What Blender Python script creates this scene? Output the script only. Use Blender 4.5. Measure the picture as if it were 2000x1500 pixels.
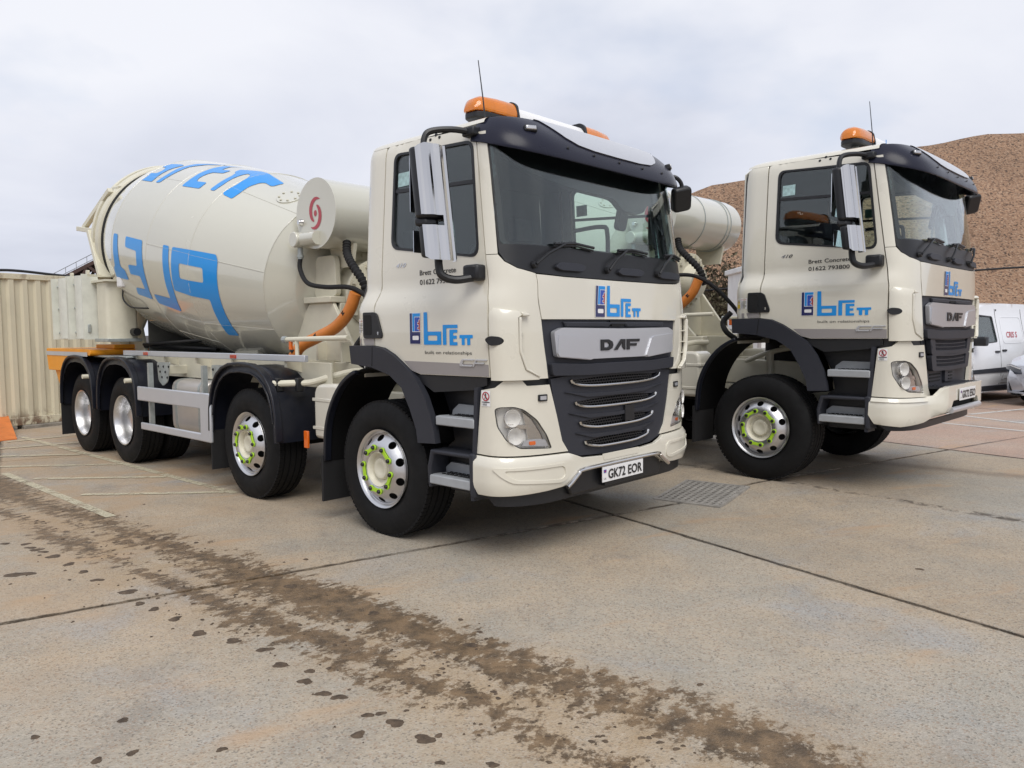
import bpy, bmesh, math, random
import numpy as np
from mathutils import Vector, Matrix
from mathutils.geometry import delaunay_2d_cdt
random.seed(7)
SC = bpy.context.scene
COL = SC.collection
for o in list(bpy.data.objects): bpy.data.objects.remove(o)
R = math.radians; PI = math.pi

# ------------------------------------------------------------------ camera, sky, sun, exposure
CAM_H, PITCH, ROLL = 1.5493, 0.0683, -0.0079
cam = bpy.data.objects.new('camera', bpy.data.cameras.new('camera')); COL.objects.link(cam)
cam.data.sensor_width = 36; cam.data.lens = 1500.6/2000*36
cam.data.clip_start = 0.05; cam.data.clip_end = 3000
cam.matrix_world = Matrix.Translation((0,0,CAM_H)) @ Matrix.Rotation(PI/2-PITCH,4,'X') @ Matrix.Rotation(ROLL,4,'Z')
SC.camera = cam
SUN_EL = R(52)
sd = Vector((0.22,-0.975,0)).normalized()*math.cos(SUN_EL) + Vector((0,0,math.sin(SUN_EL)))
sun = bpy.data.objects.new('sun', bpy.data.lights.new('sun','SUN')); COL.objects.link(sun)
sun.data.energy = 1.35; sun.data.angle = R(38); sun.data.color = (1,0.96,0.9)
sun.rotation_euler = (-sd).to_track_quat('-Z','Y').to_euler()
SC.view_settings.view_transform = 'Standard'; SC.view_settings.look = 'None'
SC.view_settings.exposure = 0.68; SC.view_settings.gamma = 1; SC.view_settings.use_curve_mapping = False
SC.render.resolution_x = 1024; SC.render.resolution_y = 768
SC.render.engine = 'CYCLES'

def make_world():
    w = bpy.data.worlds.new('World'); SC.world = w; w.use_nodes = True
    nt = w.node_tree; N = nt.nodes; L = nt.links; N.clear()
    out = N.new('ShaderNodeOutputWorld')
    sky = N.new('ShaderNodeTexSky'); sky.sky_type = 'NISHITA'; sky.sun_disc = False
    sky.sun_elevation = SUN_EL; sky.sun_rotation = math.atan2(sd.x, sd.y)
    b1 = N.new('ShaderNodeBackground'); b1.inputs[1].default_value = 0.09; L.new(sky.outputs[0], b1.inputs[0])
    tc = N.new('ShaderNodeTexCoord')
    sep = N.new('ShaderNodeSeparateXYZ'); L.new(tc.outputs['Generated'], sep.inputs[0])
    zz = N.new('ShaderNodeMath'); zz.operation = 'MAXIMUM'; L.new(sep.outputs[2], zz.inputs[0]); zz.inputs[1].default_value = 0.0
    za = N.new('ShaderNodeMath'); za.operation = 'ADD'; L.new(zz.outputs[0], za.inputs[0]); za.inputs[1].default_value = 0.32
    dx = N.new('ShaderNodeMath'); dx.operation = 'DIVIDE'; L.new(sep.outputs[0], dx.inputs[0]); L.new(za.outputs[0], dx.inputs[1])
    dy = N.new('ShaderNodeMath'); dy.operation = 'DIVIDE'; L.new(sep.outputs[1], dy.inputs[0]); L.new(za.outputs[0], dy.inputs[1])
    cx = N.new('ShaderNodeCombineXYZ'); L.new(dx.outputs[0], cx.inputs[0]); L.new(dy.outputs[0], cx.inputs[1]); cx.inputs[2].default_value = 4.3
    n1 = N.new('ShaderNodeTexNoise'); n1.inputs['Scale'].default_value = 1.15; n1.inputs['Detail'].default_value = 7; n1.inputs['Roughness'].default_value = 0.5; n1.inputs['Distortion'].default_value = 0.35
    L.new(cx.outputs[0], n1.inputs['Vector'])
    r1 = N.new('ShaderNodeValToRGB'); L.new(n1.outputs[0], r1.inputs[0])
    e = r1.color_ramp.elements
    e[0].position = 0.30; e[0].color = (0.36,0.382,0.45,1)
    e[1].position = 0.68; e[1].color = (0.56,0.57,0.61,1)
    m = e.new(0.5); m.color = (0.47,0.488,0.55,1)
    b2 = N.new('ShaderNodeBackground'); b2.inputs[1].default_value = 1.0; L.new(r1.outputs[0], b2.inputs[0])
    n2 = N.new('ShaderNodeTexNoise'); n2.inputs['Scale'].default_value = 1.7; n2.inputs['Detail'].default_value = 5
    mp = N.new('ShaderNodeVectorMath'); mp.operation = 'ADD'; mp.inputs[1].default_value = (3.1,8.2,1.0); L.new(cx.outputs[0], mp.inputs[0]); L.new(mp.outputs[0], n2.inputs['Vector'])
    r2 = N.new('ShaderNodeValToRGB'); L.new(n2.outputs[0], r2.inputs[0])
    r2.color_ramp.elements[0].position = 0.28; r2.color_ramp.elements[0].color = (0.72,0.72,0.72,1)
    r2.color_ramp.elements[1].position = 0.42; r2.color_ramp.elements[1].color = (1,1,1,1)
    mx = N.new('ShaderNodeMixShader'); L.new(r2.outputs[0], mx.inputs[0]); L.new(b1.outputs[0], mx.inputs[1]); L.new(b2.outputs[0], mx.inputs[2])
    L.new(mx.outputs[0], out.inputs[0])
make_world()

# ------------------------------------------------------------------ materials
def newmat(name):
    m = bpy.data.materials.new(name); m.use_nodes = True
    return m, m.node_tree.nodes, m.node_tree.links, m.node_tree.nodes['Principled BSDF']
def mat(name, col, rough=0.5, metal=0.0, coat=0.0, var=0.0, vs=3.0, bump=0.0, bs=60.0, rvar=0.0, trans=0.0, spec=0.5, aniso=0.0):
    m, N, L, P = newmat(name)
    P.inputs['Base Color'].default_value = (*col,1); P.inputs['Roughness'].default_value = rough
    P.inputs['Metallic'].default_value = metal; P.inputs['Coat Weight'].default_value = coat
    P.inputs['Coat Roughness'].default_value = 0.04; P.inputs['Transmission Weight'].default_value = trans
    P.inputs['Specular IOR Level'].default_value = spec
    if var or bump or rvar:
        tc = N.new('ShaderNodeTexCoord')
    if var:
        n = N.new('ShaderNodeTexNoise'); n.inputs['Scale'].default_value = vs; n.inputs['Detail'].default_value = 6; n.inputs['Roughness'].default_value = 0.6
        L.new(tc.outputs['Object'], n.inputs['Vector'])
        mr = N.new('ShaderNodeMapRange'); mr.inputs[1].default_value = 0.3; mr.inputs[2].default_value = 0.7; mr.inputs[3].default_value = 1-var; mr.inputs[4].default_value = 1+var
        L.new(n.outputs[0], mr.inputs[0])
        mm = N.new('ShaderNodeMix'); mm.data_type = 'RGBA'; mm.blend_type = 'MULTIPLY'; mm.inputs[0].default_value = 1
        mm.inputs[6].default_value = (*col,1); L.new(mr.outputs[0], mm.inputs[7]); L.new(mm.outputs[2], P.inputs['Base Color'])
    if rvar:
        n3 = N.new('ShaderNodeTexNoise'); n3.inputs['Scale'].default_value = vs*1.7; n3.inputs['Detail'].default_value = 5
        L.new(tc.outputs['Object'], n3.inputs['Vector'])
        m3 = N.new('ShaderNodeMapRange'); m3.inputs[1].default_value = 0.3; m3.inputs[2].default_value = 0.7; m3.inputs[3].default_value = max(0.02,rough-rvar); m3.inputs[4].default_value = rough+rvar
        L.new(n3.outputs[0], m3.inputs[0]); L.new(m3.outputs[0], P.inputs['Roughness'])
    if bump:
        n2 = N.new('ShaderNodeTexNoise'); n2.inputs['Scale'].default_value = bs; n2.inputs['Detail'].default_value = 3
        L.new(tc.outputs['Object'], n2.inputs['Vector'])
        b = N.new('ShaderNodeBump'); b.inputs['Strength'].default_value = bump; b.inputs['Distance'].default_value = 0.01
        L.new(n2.outputs[0], b.inputs['Height']); L.new(b.outputs[0], P.inputs['Normal'])
    return m
def glass(name, tint, refl=0.055):
    m, N, L, P = newmat(name); N.remove(P)
    t = N.new('ShaderNodeBsdfTransparent'); t.inputs[0].default_value = (*tint,1)
    g = N.new('ShaderNodeBsdfGlossy'); g.inputs['Roughness'].default_value = 0.004; g.inputs[0].default_value = (1,1,1,1)
    f = N.new('ShaderNodeLayerWeight'); f.inputs[0].default_value = 0.5
    pw = N.new('ShaderNodeMath'); pw.operation = 'POWER'; pw.inputs[1].default_value = 4.5; L.new(f.outputs['Facing'], pw.inputs[0])
    ma = N.new('ShaderNodeMath'); ma.operation = 'MULTIPLY_ADD'; ma.inputs[1].default_value = 0.95; ma.inputs[2].default_value = refl; ma.use_clamp = True
    L.new(pw.outputs[0], ma.inputs[0])
    x = N.new('ShaderNodeMixShader'); L.new(ma.outputs[0], x.inputs[0]); L.new(t.outputs[0], x.inputs[1]); L.new(g.outputs[0], x.inputs[2])
    L.new(x.outputs[0], N['Material Output'].inputs[0]); return m
M = {}
M['cream'] = mat('cream_paint',(0.69,0.66,0.565),0.3,coat=1.0,var=0.02,vs=1.5,rvar=0.04)
M['cream_matt'] = mat('cream_chassis_paint',(0.64,0.61,0.49),0.5,coat=0.1,var=0.07,vs=5)
M['chute'] = mat('pale_chute_paint',(0.66,0.67,0.60),0.45,var=0.1,vs=6)
M['shade'] = mat('shaded_cream_paint',(0.10,0.098,0.085),0.7,var=0.2,vs=5)  # cream plate darkened: the shade under the drum is put into the colour
M['drum'] = mat('cream_drum_paint',(0.565,0.555,0.475),0.25,coat=1.0,var=0.02,vs=0.8,rvar=0.03)
M['charcoal'] = mat('charcoal_plastic',(0.028,0.030,0.039),0.52,spec=0.35,var=0.08,vs=4,bump=0.03,bs=300)
M['black'] = mat('black_plastic',(0.010,0.0105,0.0125),0.42,bump=0.04,bs=250)
M['gloss'] = mat('smoked_gloss_plastic',(0.016,0.017,0.030),0.26,rvar=0.05,spec=0.22)
M['guard'] = mat('black_mudguard_plastic',(0.008,0.0095,0.016),0.38,spec=0.4,var=0.15,vs=3,rvar=0.1)
M['rubber'] = mat('black_rubber',(0.008,0.008,0.009),0.8,var=0.2,vs=6)
M['liner'] = mat('black_liner_plastic',(0.0035,0.0035,0.004),0.8,spec=0.2)
M['tyre'] = mat('tyre_rubber',(0.0055,0.0055,0.006),0.75,var=0.3,vs=7,rvar=0.08,spec=0.28)
M['chrome'] = mat('polished_steel',(0.62,0.61,0.60),0.12,metal=1,rvar=0.05)
M['alu'] = mat('brushed_aluminium',(0.66,0.66,0.67),0.36,metal=1,rvar=0.02,vs=3)
M['silver'] = mat('silver_paint',(0.56,0.57,0.60),0.34,metal=0.55,coat=0.3)
M['strip'] = mat('anodised_rail',(0.56,0.58,0.62),0.42,metal=0.5,var=0.03)
M['greystrip'] = mat('grey_vinyl_strip',(0.30,0.28,0.275),0.4)
M['galv'] = mat('galvanised_steel',(0.42,0.45,0.44),0.5,metal=0.6,var=0.15,vs=14)
M['step'] = mat('grey_step_plastic',(0.33,0.345,0.36),0.5,var=0.08,vs=8)
M['darkgap'] = mat('dark_interior_metal',(0.006,0.006,0.0065),0.85)
M['cabin'] = mat('cab_interior',(0.06,0.06,0.065),0.8,var=0.1)
M['seat'] = mat('seat_fabric',(0.05,0.05,0.06),0.9,var=0.15,vs=20)
M['glass'] = glass('clear_window_glass',(0.86,0.935,0.92))
M['ws'] = glass('windscreen_glass',(0.90,0.965,0.945))
M['lens'] = glass('lamp_lens',(0.985,0.985,0.985),0.03)
M['lampback'] = mat('headlamp_bowl',(0.80,0.79,0.76),0.15,coat=0.6)
M['mirror'] = mat('mirror_glass',(0.8,0.82,0.85),0.03,metal=1)
def amber():
    m = mat('amber_plastic',(0.92,0.27,0.008),0.14,coat=0.5,trans=0.35,bump=0.06,bs=45); return m
M['amber'] = amber()
M['blue'] = mat('light_blue_vinyl',(0.0,0.265,0.72),0.35,coat=0.25)
M['royal'] = mat('royal_blue_vinyl',(0.012,0.065,0.42),0.3,coat=0.4)
M['navy'] = mat('navy_vinyl',(0.010,0.014,0.10),0.3,coat=0.4)
M['red'] = mat('red_vinyl',(0.36,0.030,0.035),0.3,coat=0.4)
M['crimson'] = mat('crimson_vinyl',(0.40,0.020,0.035),0.3,coat=0.4)
M['white'] = mat('white_vinyl',(0.80,0.80,0.80),0.35)
M['ink'] = mat('black_vinyl',(0.012,0.012,0.014),0.4)
M['yellow'] = mat('yellow_vinyl',(0.80,0.56,0.02),0.4)
M['hose'] = mat('orange_hose',(0.62,0.20,0.035),0.42,var=0.08,vs=9)
M['orange'] = mat('orange_moulded_plastic',(0.83,0.33,0.02),0.38,var=0.05,vs=3)
M['lime'] = mat('lime_nut_indicator',(0.40,0.66,0.03),0.5)
M['redlens'] = mat('red_marker_lens',(0.42,0.03,0.015),0.2,coat=0.5)
M['orangelens'] = mat('orange_marker_lens',(0.75,0.14,0.01),0.2,coat=0.5)
M['reflect'] = mat('grey_reflective_tape',(0.48,0.49,0.50),0.4)
M['tank'] = mat('grey_fuel_tank',(0.50,0.47,0.44),0.36,metal=0.35,var=0.05)

# ------------------------------------------------------------------ mesh helpers
class MB:
    def __init__(s): s.v=[]; s.f=[]; s.m=[]
    def add(s, V, F, mi=0):
        k=len(s.v); s.v+= [tuple(float(c) for c in p) for p in V]; s.f+=[tuple(i+k for i in f) for f in F]; s.m+=[mi]*len(F); return s
    def box(s, a, b, mi=0, M4=None):
        x0,y0,z0=a; x1,y1,z1=b
        V=[(x0,y0,z0),(x1,y0,z0),(x1,y1,z0),(x0,y1,z0),(x0,y0,z1),(x1,y0,z1),(x1,y1,z1),(x0,y1,z1)]
        if M4: V=[M4@Vector(p) for p in V]
        return s.add(V,[(3,2,1,0),(4,5,6,7),(0,1,5,4),(1,2,6,5),(2,3,7,6),(3,0,4,7)],mi)
    def bar(s, p, q, w, h, mi=0, up=(0,0,1)):
        p=Vector(p); q=Vector(q); d=(q-p); L=d.length; d.normalize(); u=Vector(up)
        if abs(d.dot(u))>0.98: u=Vector((1,0,0))
        sd_=d.cross(u).normalized(); u=sd_.cross(d).normalized()
        V=[]
        for c in (p,q):
            for a,b in ((-1,-1),(1,-1),(1,1),(-1,1)): V.append(c+sd_*a*w/2+u*b*h/2)
        return s.add(V,[(3,2,1,0),(4,5,6,7),(0,1,5,4),(1,2,6,5),(2,3,7,6),(3,0,4,7)],mi)
    def tube(s, path, r, n=10, mi=0, cap=True, rf=None):
        P=[Vector(p) for p in path]; k=len(P); V=[];F=[]
        t0=(P[1]-P[0]).normalized(); u=t0.orthogonal().normalized()
        for i in range(k):
            t=(P[min(i+1,k-1)]-P[max(i-1,0)]).normalized()
            u=(u-t*u.dot(t)).normalized(); w=t.cross(u); rr=rf(i/(k-1)) if rf else r
            for j in range(n):
                a=2*PI*j/n; V.append(P[i]+(u*math.cos(a)+w*math.sin(a))*rr)
        for i in range(k-1):
            for j in range(n): F.append((i*n+j,i*n+(j+1)%n,(i+1)*n+(j+1)%n,(i+1)*n+j))
        if cap: F.append(tuple(range(n))[::-1]); F.append(tuple((k-1)*n+j for j in range(n)))
        return s.add(V,F,mi)
    def lathe(s, prof, n=48, axis='Y', c=(0,0,0), mi=0, cap=False):
        """prof: list of (r, t) t along axis"""
        V=[];F=[];k=len(prof)
        for r,t in prof:
            for j in range(n):
                a=2*PI*j/n; x,y=r*math.cos(a),r*math.sin(a)
                V.append({'Y':(c[0]+x,c[1]+t,c[2]+y),'X':(c[0]+t,c[1]+x,c[2]+y),'Z':(c[0]+x,c[1]+y,c[2]+t)}[axis])
        for i in range(k-1):
            for j in range(n): F.append((i*n+j,i*n+(j+1)%n,(i+1)*n+(j+1)%n,(i+1)*n+j))
        if cap: F.append(tuple(range(n))); F.append(tuple((k-1)*n+j for j in range(n)))
        return s.add(V,F,mi)
    def prism(s, poly, a, b, fn, mi=0):
        """poly 2D extruded between a and b ; fn(u,v,w)->xyz"""
        n=len(poly); V=[fn(u,v,a) for u,v in poly]+[fn(u,v,b) for u,v in poly]
        F=[tuple(range(n)),tuple(range(n,2*n))[::-1]]+[(i,i+n,(i+1)%n+n,(i+1)%n) for i in range(n)]
        return s.add(V,F,mi)
    def band(s, path, y0, y1, th, mi=0, closed=False):
        """strip along (x,z) path, between y0 and y1, thickness th inwards (left normal)"""
        P=[Vector((x,0,z)) for x,z in path]; k=len(P); V=[];F=[]
        for i in range(k):
            t=(P[min(i+1,k-1)]-P[max(i-1,0)]).normalized(); nn=Vector((-t.z,0,t.x))
            q=P[i]+nn*th
            V+=[(P[i].x,y0,P[i].z),(P[i].x,y1,P[i].z),(q.x,y1,q.z),(q.x,y0,q.z)]
        for i in range(k-1):
            for j in range(4): F.append((i*4+j,i*4+(j+1)%4,(i+1)*4+(j+1)%4,(i+1)*4+j))
        F.append((3,2,1,0)); F.append(tuple((k-1)*4+j for j in range(4)))
        return s.add(V,F,mi)
    def mesh(s, name, smooth=35, recalc=True):
        me=bpy.data.meshes.new(name); me.from_pydata(s.v,[],s.f)
        if recalc:
            bm=bmesh.new(); bm.from_mesh(me); bmesh.ops.recalc_face_normals(bm,faces=bm.faces); bm.to_mesh(me); bm.free()
        me.polygons.foreach_set('material_index', s.m)
        if smooth:
            me.polygons.foreach_set('use_smooth',[True]*len(me.polygons)); me.set_sharp_from_angle(angle=R(smooth))
        me.update(); return me
def bez(P, n=8):
    """Catmull-Rom through points"""
    P=[Vector(p) for p in P]; out=[]
    Q=[P[0]*2-P[1]]+P+[P[-1]*2-P[-2]]
    for i in range(1,len(Q)-2):
        for k in range(n):
            t=k/n; a,b,c,d=Q[i-1],Q[i],Q[i+1],Q[i+2]
            out.append(0.5*((2*b)+(c-a)*t+(2*a-5*b+4*c-d)*t*t+(3*b-a-3*c+d)*t**3))
    out.append(P[-1]); return out
def spl(P,n=6): return [(p.x,p.y) for p in bez([(a,b,0) for a,b in P],n)]
def obj(name, mb, material, parent=None, bevel=0, seg=2, smooth=35, recalc=True, loc=None):
    me = mb if isinstance(mb,bpy.types.Mesh) else mb.mesh(name,smooth,recalc)
    o=bpy.data.objects.new(name,me); COL.objects.link(o)
    if not me.materials:
        for mm in (material if isinstance(material,(list,tuple)) else [material]): me.materials.append(mm)
    if parent: o.parent=parent
    if loc: o.location=loc
    if bevel:
        b=o.modifiers.new('bevel','BEVEL'); b.width=bevel; b.segments=seg; b.limit_method='ANGLE'; b.angle_limit=R(38)
    return o
def thing(name, label, cat, loc=(0,0,0), rz=0, group=None):
    o=bpy.data.objects.new(name,None); COL.objects.link(o); o.location=loc; o.rotation_euler=(0,0,rz); o.empty_display_size=0.2
    tag(o,label,cat,group); return o
def tag(o,label=None,cat=None,group=None,kind=None):
    if label: o['label']=label
    if cat: o['category']=cat
    if group: o['group']=group
    if kind: o['kind']=kind
    return o
def rpoly(P, r, n=5):
    """rounded polygon; r number or list"""
    out=[]; k=len(P)
    for i in range(k):
        a=Vector(P[i-1]); b=Vector(P[i]); c=Vector(P[(i+1)%k]); rr=r[i] if isinstance(r,(list,tuple)) else r
        u=(a-b); w=(c-b); d=min(rr,u.length*0.49,w.length*0.49)
        if d<1e-5: out.append((b.x,b.y)); continue
        p=b+u.normalized()*d; q=b+w.normalized()*d
        for j in range(n+1):
            t=j/n; out.append(tuple(p*(1-t)**2+b*2*t*(1-t)+q*t*t))
    return out
def rect(a,b,c,d): return [(a,b),(c,b),(c,d),(a,d)]
def mirror2(P): return P+[(-x,y) for x,y in P[::-1] if abs(x)>1e-6]
def inpoly(P, Q):
    P=np.asarray(P); x,y=P[:,0],P[:,1]; c=np.zeros(len(P),bool); n=len(Q)
    for i in range(n):
        x1,y1=Q[i]; x2,y2=Q[(i+1)%n]
        k=((y1>y)!=(y2>y))
        with np.errstate(divide='ignore',invalid='ignore'):
            xi=(x2-x1)*(y-y1)/(y2-y1 if y2!=y1 else 1e-12)+x1
        c^= k&(x<xi)
    return c
def cdt(outer, holes=(), h=0.08):
    V=[];E=[]
    for loop in [outer]+list(holes):
        s0=len(V)
        for i in range(len(loop)):
            a=np.array(loop[i],float); b=np.array(loop[(i+1)%len(loop)],float); n=max(1,int(math.ceil(np.linalg.norm(b-a)/h)))
            for k in range(n): V.append(tuple(a+(b-a)*k/n))
        e=len(V)
        E+=[(i,i+1 if i+1<e else s0) for i in range(s0,e)]
    B=np.array(V); lo=B.min(0); hi=B.max(0)
    gx=np.arange(lo[0]+h*0.5,hi[0],h); gy=np.arange(lo[1]+h*0.5,hi[1],h)
    if len(gx) and len(gy):
        G=np.array([(x,y) for x in gx for y in gy]); ok=inpoly(G,outer)
        for q in holes: ok&=~inpoly(G,q)
        G=G[ok]
        if len(G):
            d=np.min(((G[:,None,:]-B[None,:,:])**2).sum(2),axis=1); G=G[d>(0.4*h)**2]
            V+= [tuple(p) for p in G]
    res=delaunay_2d_cdt([Vector(p) for p in V],E,[],0,1e-7)
    vv=[(p.x,p.y) for p in res[0]]; T=[tuple(t) for t in res[2] if len(t)==3]
    cen=np.array([[sum(vv[i][0] for i in t)/3,sum(vv[i][1] for i in t)/3] for t in T]); ok=inpoly(cen,outer)
    for q in holes: ok&=~inpoly(cen,q)
    T=[t for t,k in zip(T,ok) if k]
    cnt={}
    for t in T:
        for i in range(3):
            a,b=t[i],t[(i+1)%3]; cnt[(a,b)]=1
    Bd=[(a,b) for (a,b) in cnt if (b,a) not in cnt]
    return vv,T,Bd
def panel(outer, fn, holes=(), h=0.08, th=0.01, off=0.0, mb=None, mi=0):
    """curved sheet: 2D outline mapped by fn(U,V,off)->(N,3); th>0 gives a closed solid"""
    mb=mb or MB(); vv,T,Bd=cdt(outer,holes,h); A=np.array(vv)
    F=fn(A[:,0],A[:,1],off)
    if th<=0: return mb.add(F,T,mi)
    K=fn(A[:,0],A[:,1],off-th); n=len(vv)
    return mb.add(np.vstack([F,K]), T+[(c+n,b+n,a+n) for a,b,c in T]+[(b,a,a+n,b+n) for a,b in Bd], mi)
FONT={}
def text2d(body, bold=0.0, shear=0.0):
    key=(body,bold,shear)
    if key in FONT: return FONT[key]
    c=bpy.data.curves.new('t','FONT'); c.body=body; c.size=1; c.resolution_u=3; c.offset=bold; c.shear=shear; c.fill_mode='FRONT'
    o=bpy.data.objects.new('t',c); COL.objects.link(o)
    bpy.context.view_layer.update()
    me=o.to_mesh(); V=np.array([v.co[:] for v in me.vertices]); F=[tuple(p.vertices) for p in me.polygons]
    o.to_mesh_clear(); bpy.data.objects.remove(o); bpy.data.curves.remove(c)
    V[:,0]-=V[:,0].min(); V[:,1]-=0
    FONT[key]=(V,F,V[:,0].max()); return FONT[key]
def text(body, fn, u0, v0, height=None, width=None, off=0.002, mb=None, mi=0, bold=0.0, shear=0.0, flip=1, capr=0.73):
    """cap height = height, total width = width; fn maps"""
    V,F,w=text2d(body,bold,shear); sy=height/capr; sx=(width/w) if width else sy
    mb=mb or MB(); U=u0+flip*V[:,0]*sx; W=v0+V[:,1]*sy
    F2=F if flip>0 else [f[::-1] for f in F]
    return mb.add(fn(U,W,off),F2,mi)
def sm(a,b,x):
    t=np.clip((np.asarray(x,float)-a)/(b-a),0,1); return t*t*(3-2*t)
# ------------------------------------------------------------------ the yard
T1=(-0.9982,5.7832,0.7502); T2=(2.445,7.533,0.777)
def gz(x,y):
    l=(np.asarray(x)+.9982)*.6818+(np.asarray(y)-5.7832)*.7316
    return .068*sm(2.45,3.5,l)
def gpx(u,v,z=0.0):
    """pixel of the photograph -> point on the ground plane z"""
    X=u-1000; Y=v-750; cr,sr=math.cos(ROLL),math.sin(ROLL); x=(X*cr+Y*sr)/1500.6; up=-(-X*sr+Y*cr)/1500.6
    cy,sy=math.cos(PITCH),math.sin(PITCH); d=(x,cy+up*sy,-sy+up*cy); t=(z-CAM_H)/d[2]
    return (d[0]*t,d[1]*t)
E1=np.array([math.cos(R(33)),math.sin(R(33))]); E2=np.array([math.sin(R(33)),-math.cos(R(33))])
class NG:
    """tiny node-expression helper"""
    def __init__(s,m): s.m=m; s.N=m.node_tree.nodes; s.L=m.node_tree.links
    def put(s,sock,v):
        if isinstance(v,(int,float)): sock.default_value=v
        elif isinstance(v,tuple): sock.default_value=v if len(v)==len(sock.default_value) else (*v,1)
        else: s.L.new(v,sock)
    def m_(s,op,a,b=0.0,c=0.0,clamp=False):
        n=s.N.new('ShaderNodeMath'); n.operation=op; n.use_clamp=clamp
        for i,v in enumerate((a,b,c)): s.put(n.inputs[i],v)
        return n.outputs[0]
    def noise(s,vec,scale,detail=4,rough=.55,dist=0.0):
        n=s.N.new('ShaderNodeTexNoise'); n.inputs['Scale'].default_value=scale; n.inputs['Detail'].default_value=detail; n.inputs['Roughness'].default_value=rough; n.inputs['Distortion'].default_value=dist
        s.L.new(vec,n.inputs['Vector']); return n.outputs[0]
    def voro(s,vec,scale,out='Distance',feat='F1'):
        n=s.N.new('ShaderNodeTexVoronoi'); n.feature=feat; n.inputs['Scale'].default_value=scale; s.L.new(vec,n.inputs['Vector']); return n.outputs[out]
    def ss(s,x,a,b):
        n=s.N.new('ShaderNodeMapRange'); n.interpolation_type='SMOOTHSTEP'; s.put(n.inputs[0],x); n.inputs[1].default_value=a; n.inputs[2].default_value=b; return n.outputs[0]
    def mix(s,f,a,b,blend='MIX'):
        n=s.N.new('ShaderNodeMix'); n.data_type='RGBA'; n.blend_type=blend; s.put(n.inputs[0],f); s.put(n.inputs[6],a); s.put(n.inputs[7],b); return n.outputs[2]
    def scale(s,vec,v3):
        n=s.N.new('ShaderNodeVectorMath'); n.operation='MULTIPLY'; s.L.new(vec,n.inputs[0]); n.inputs[1].default_value=v3; return n.outputs[0]
    def pos(s): return s.N.new('ShaderNodeNewGeometry').outputs['Position']
    def xyz(s,v):
        n=s.N.new('ShaderNodeSeparateXYZ'); s.L.new(v,n.inputs[0]); return n.outputs
    def rot(s,v,ang):
        n=s.N.new('ShaderNodeVectorRotate'); n.rotation_type='Z_AXIS'; n.inputs['Angle'].default_value=ang; s.L.new(v,n.inputs[0]); return n.outputs[0]
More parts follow.
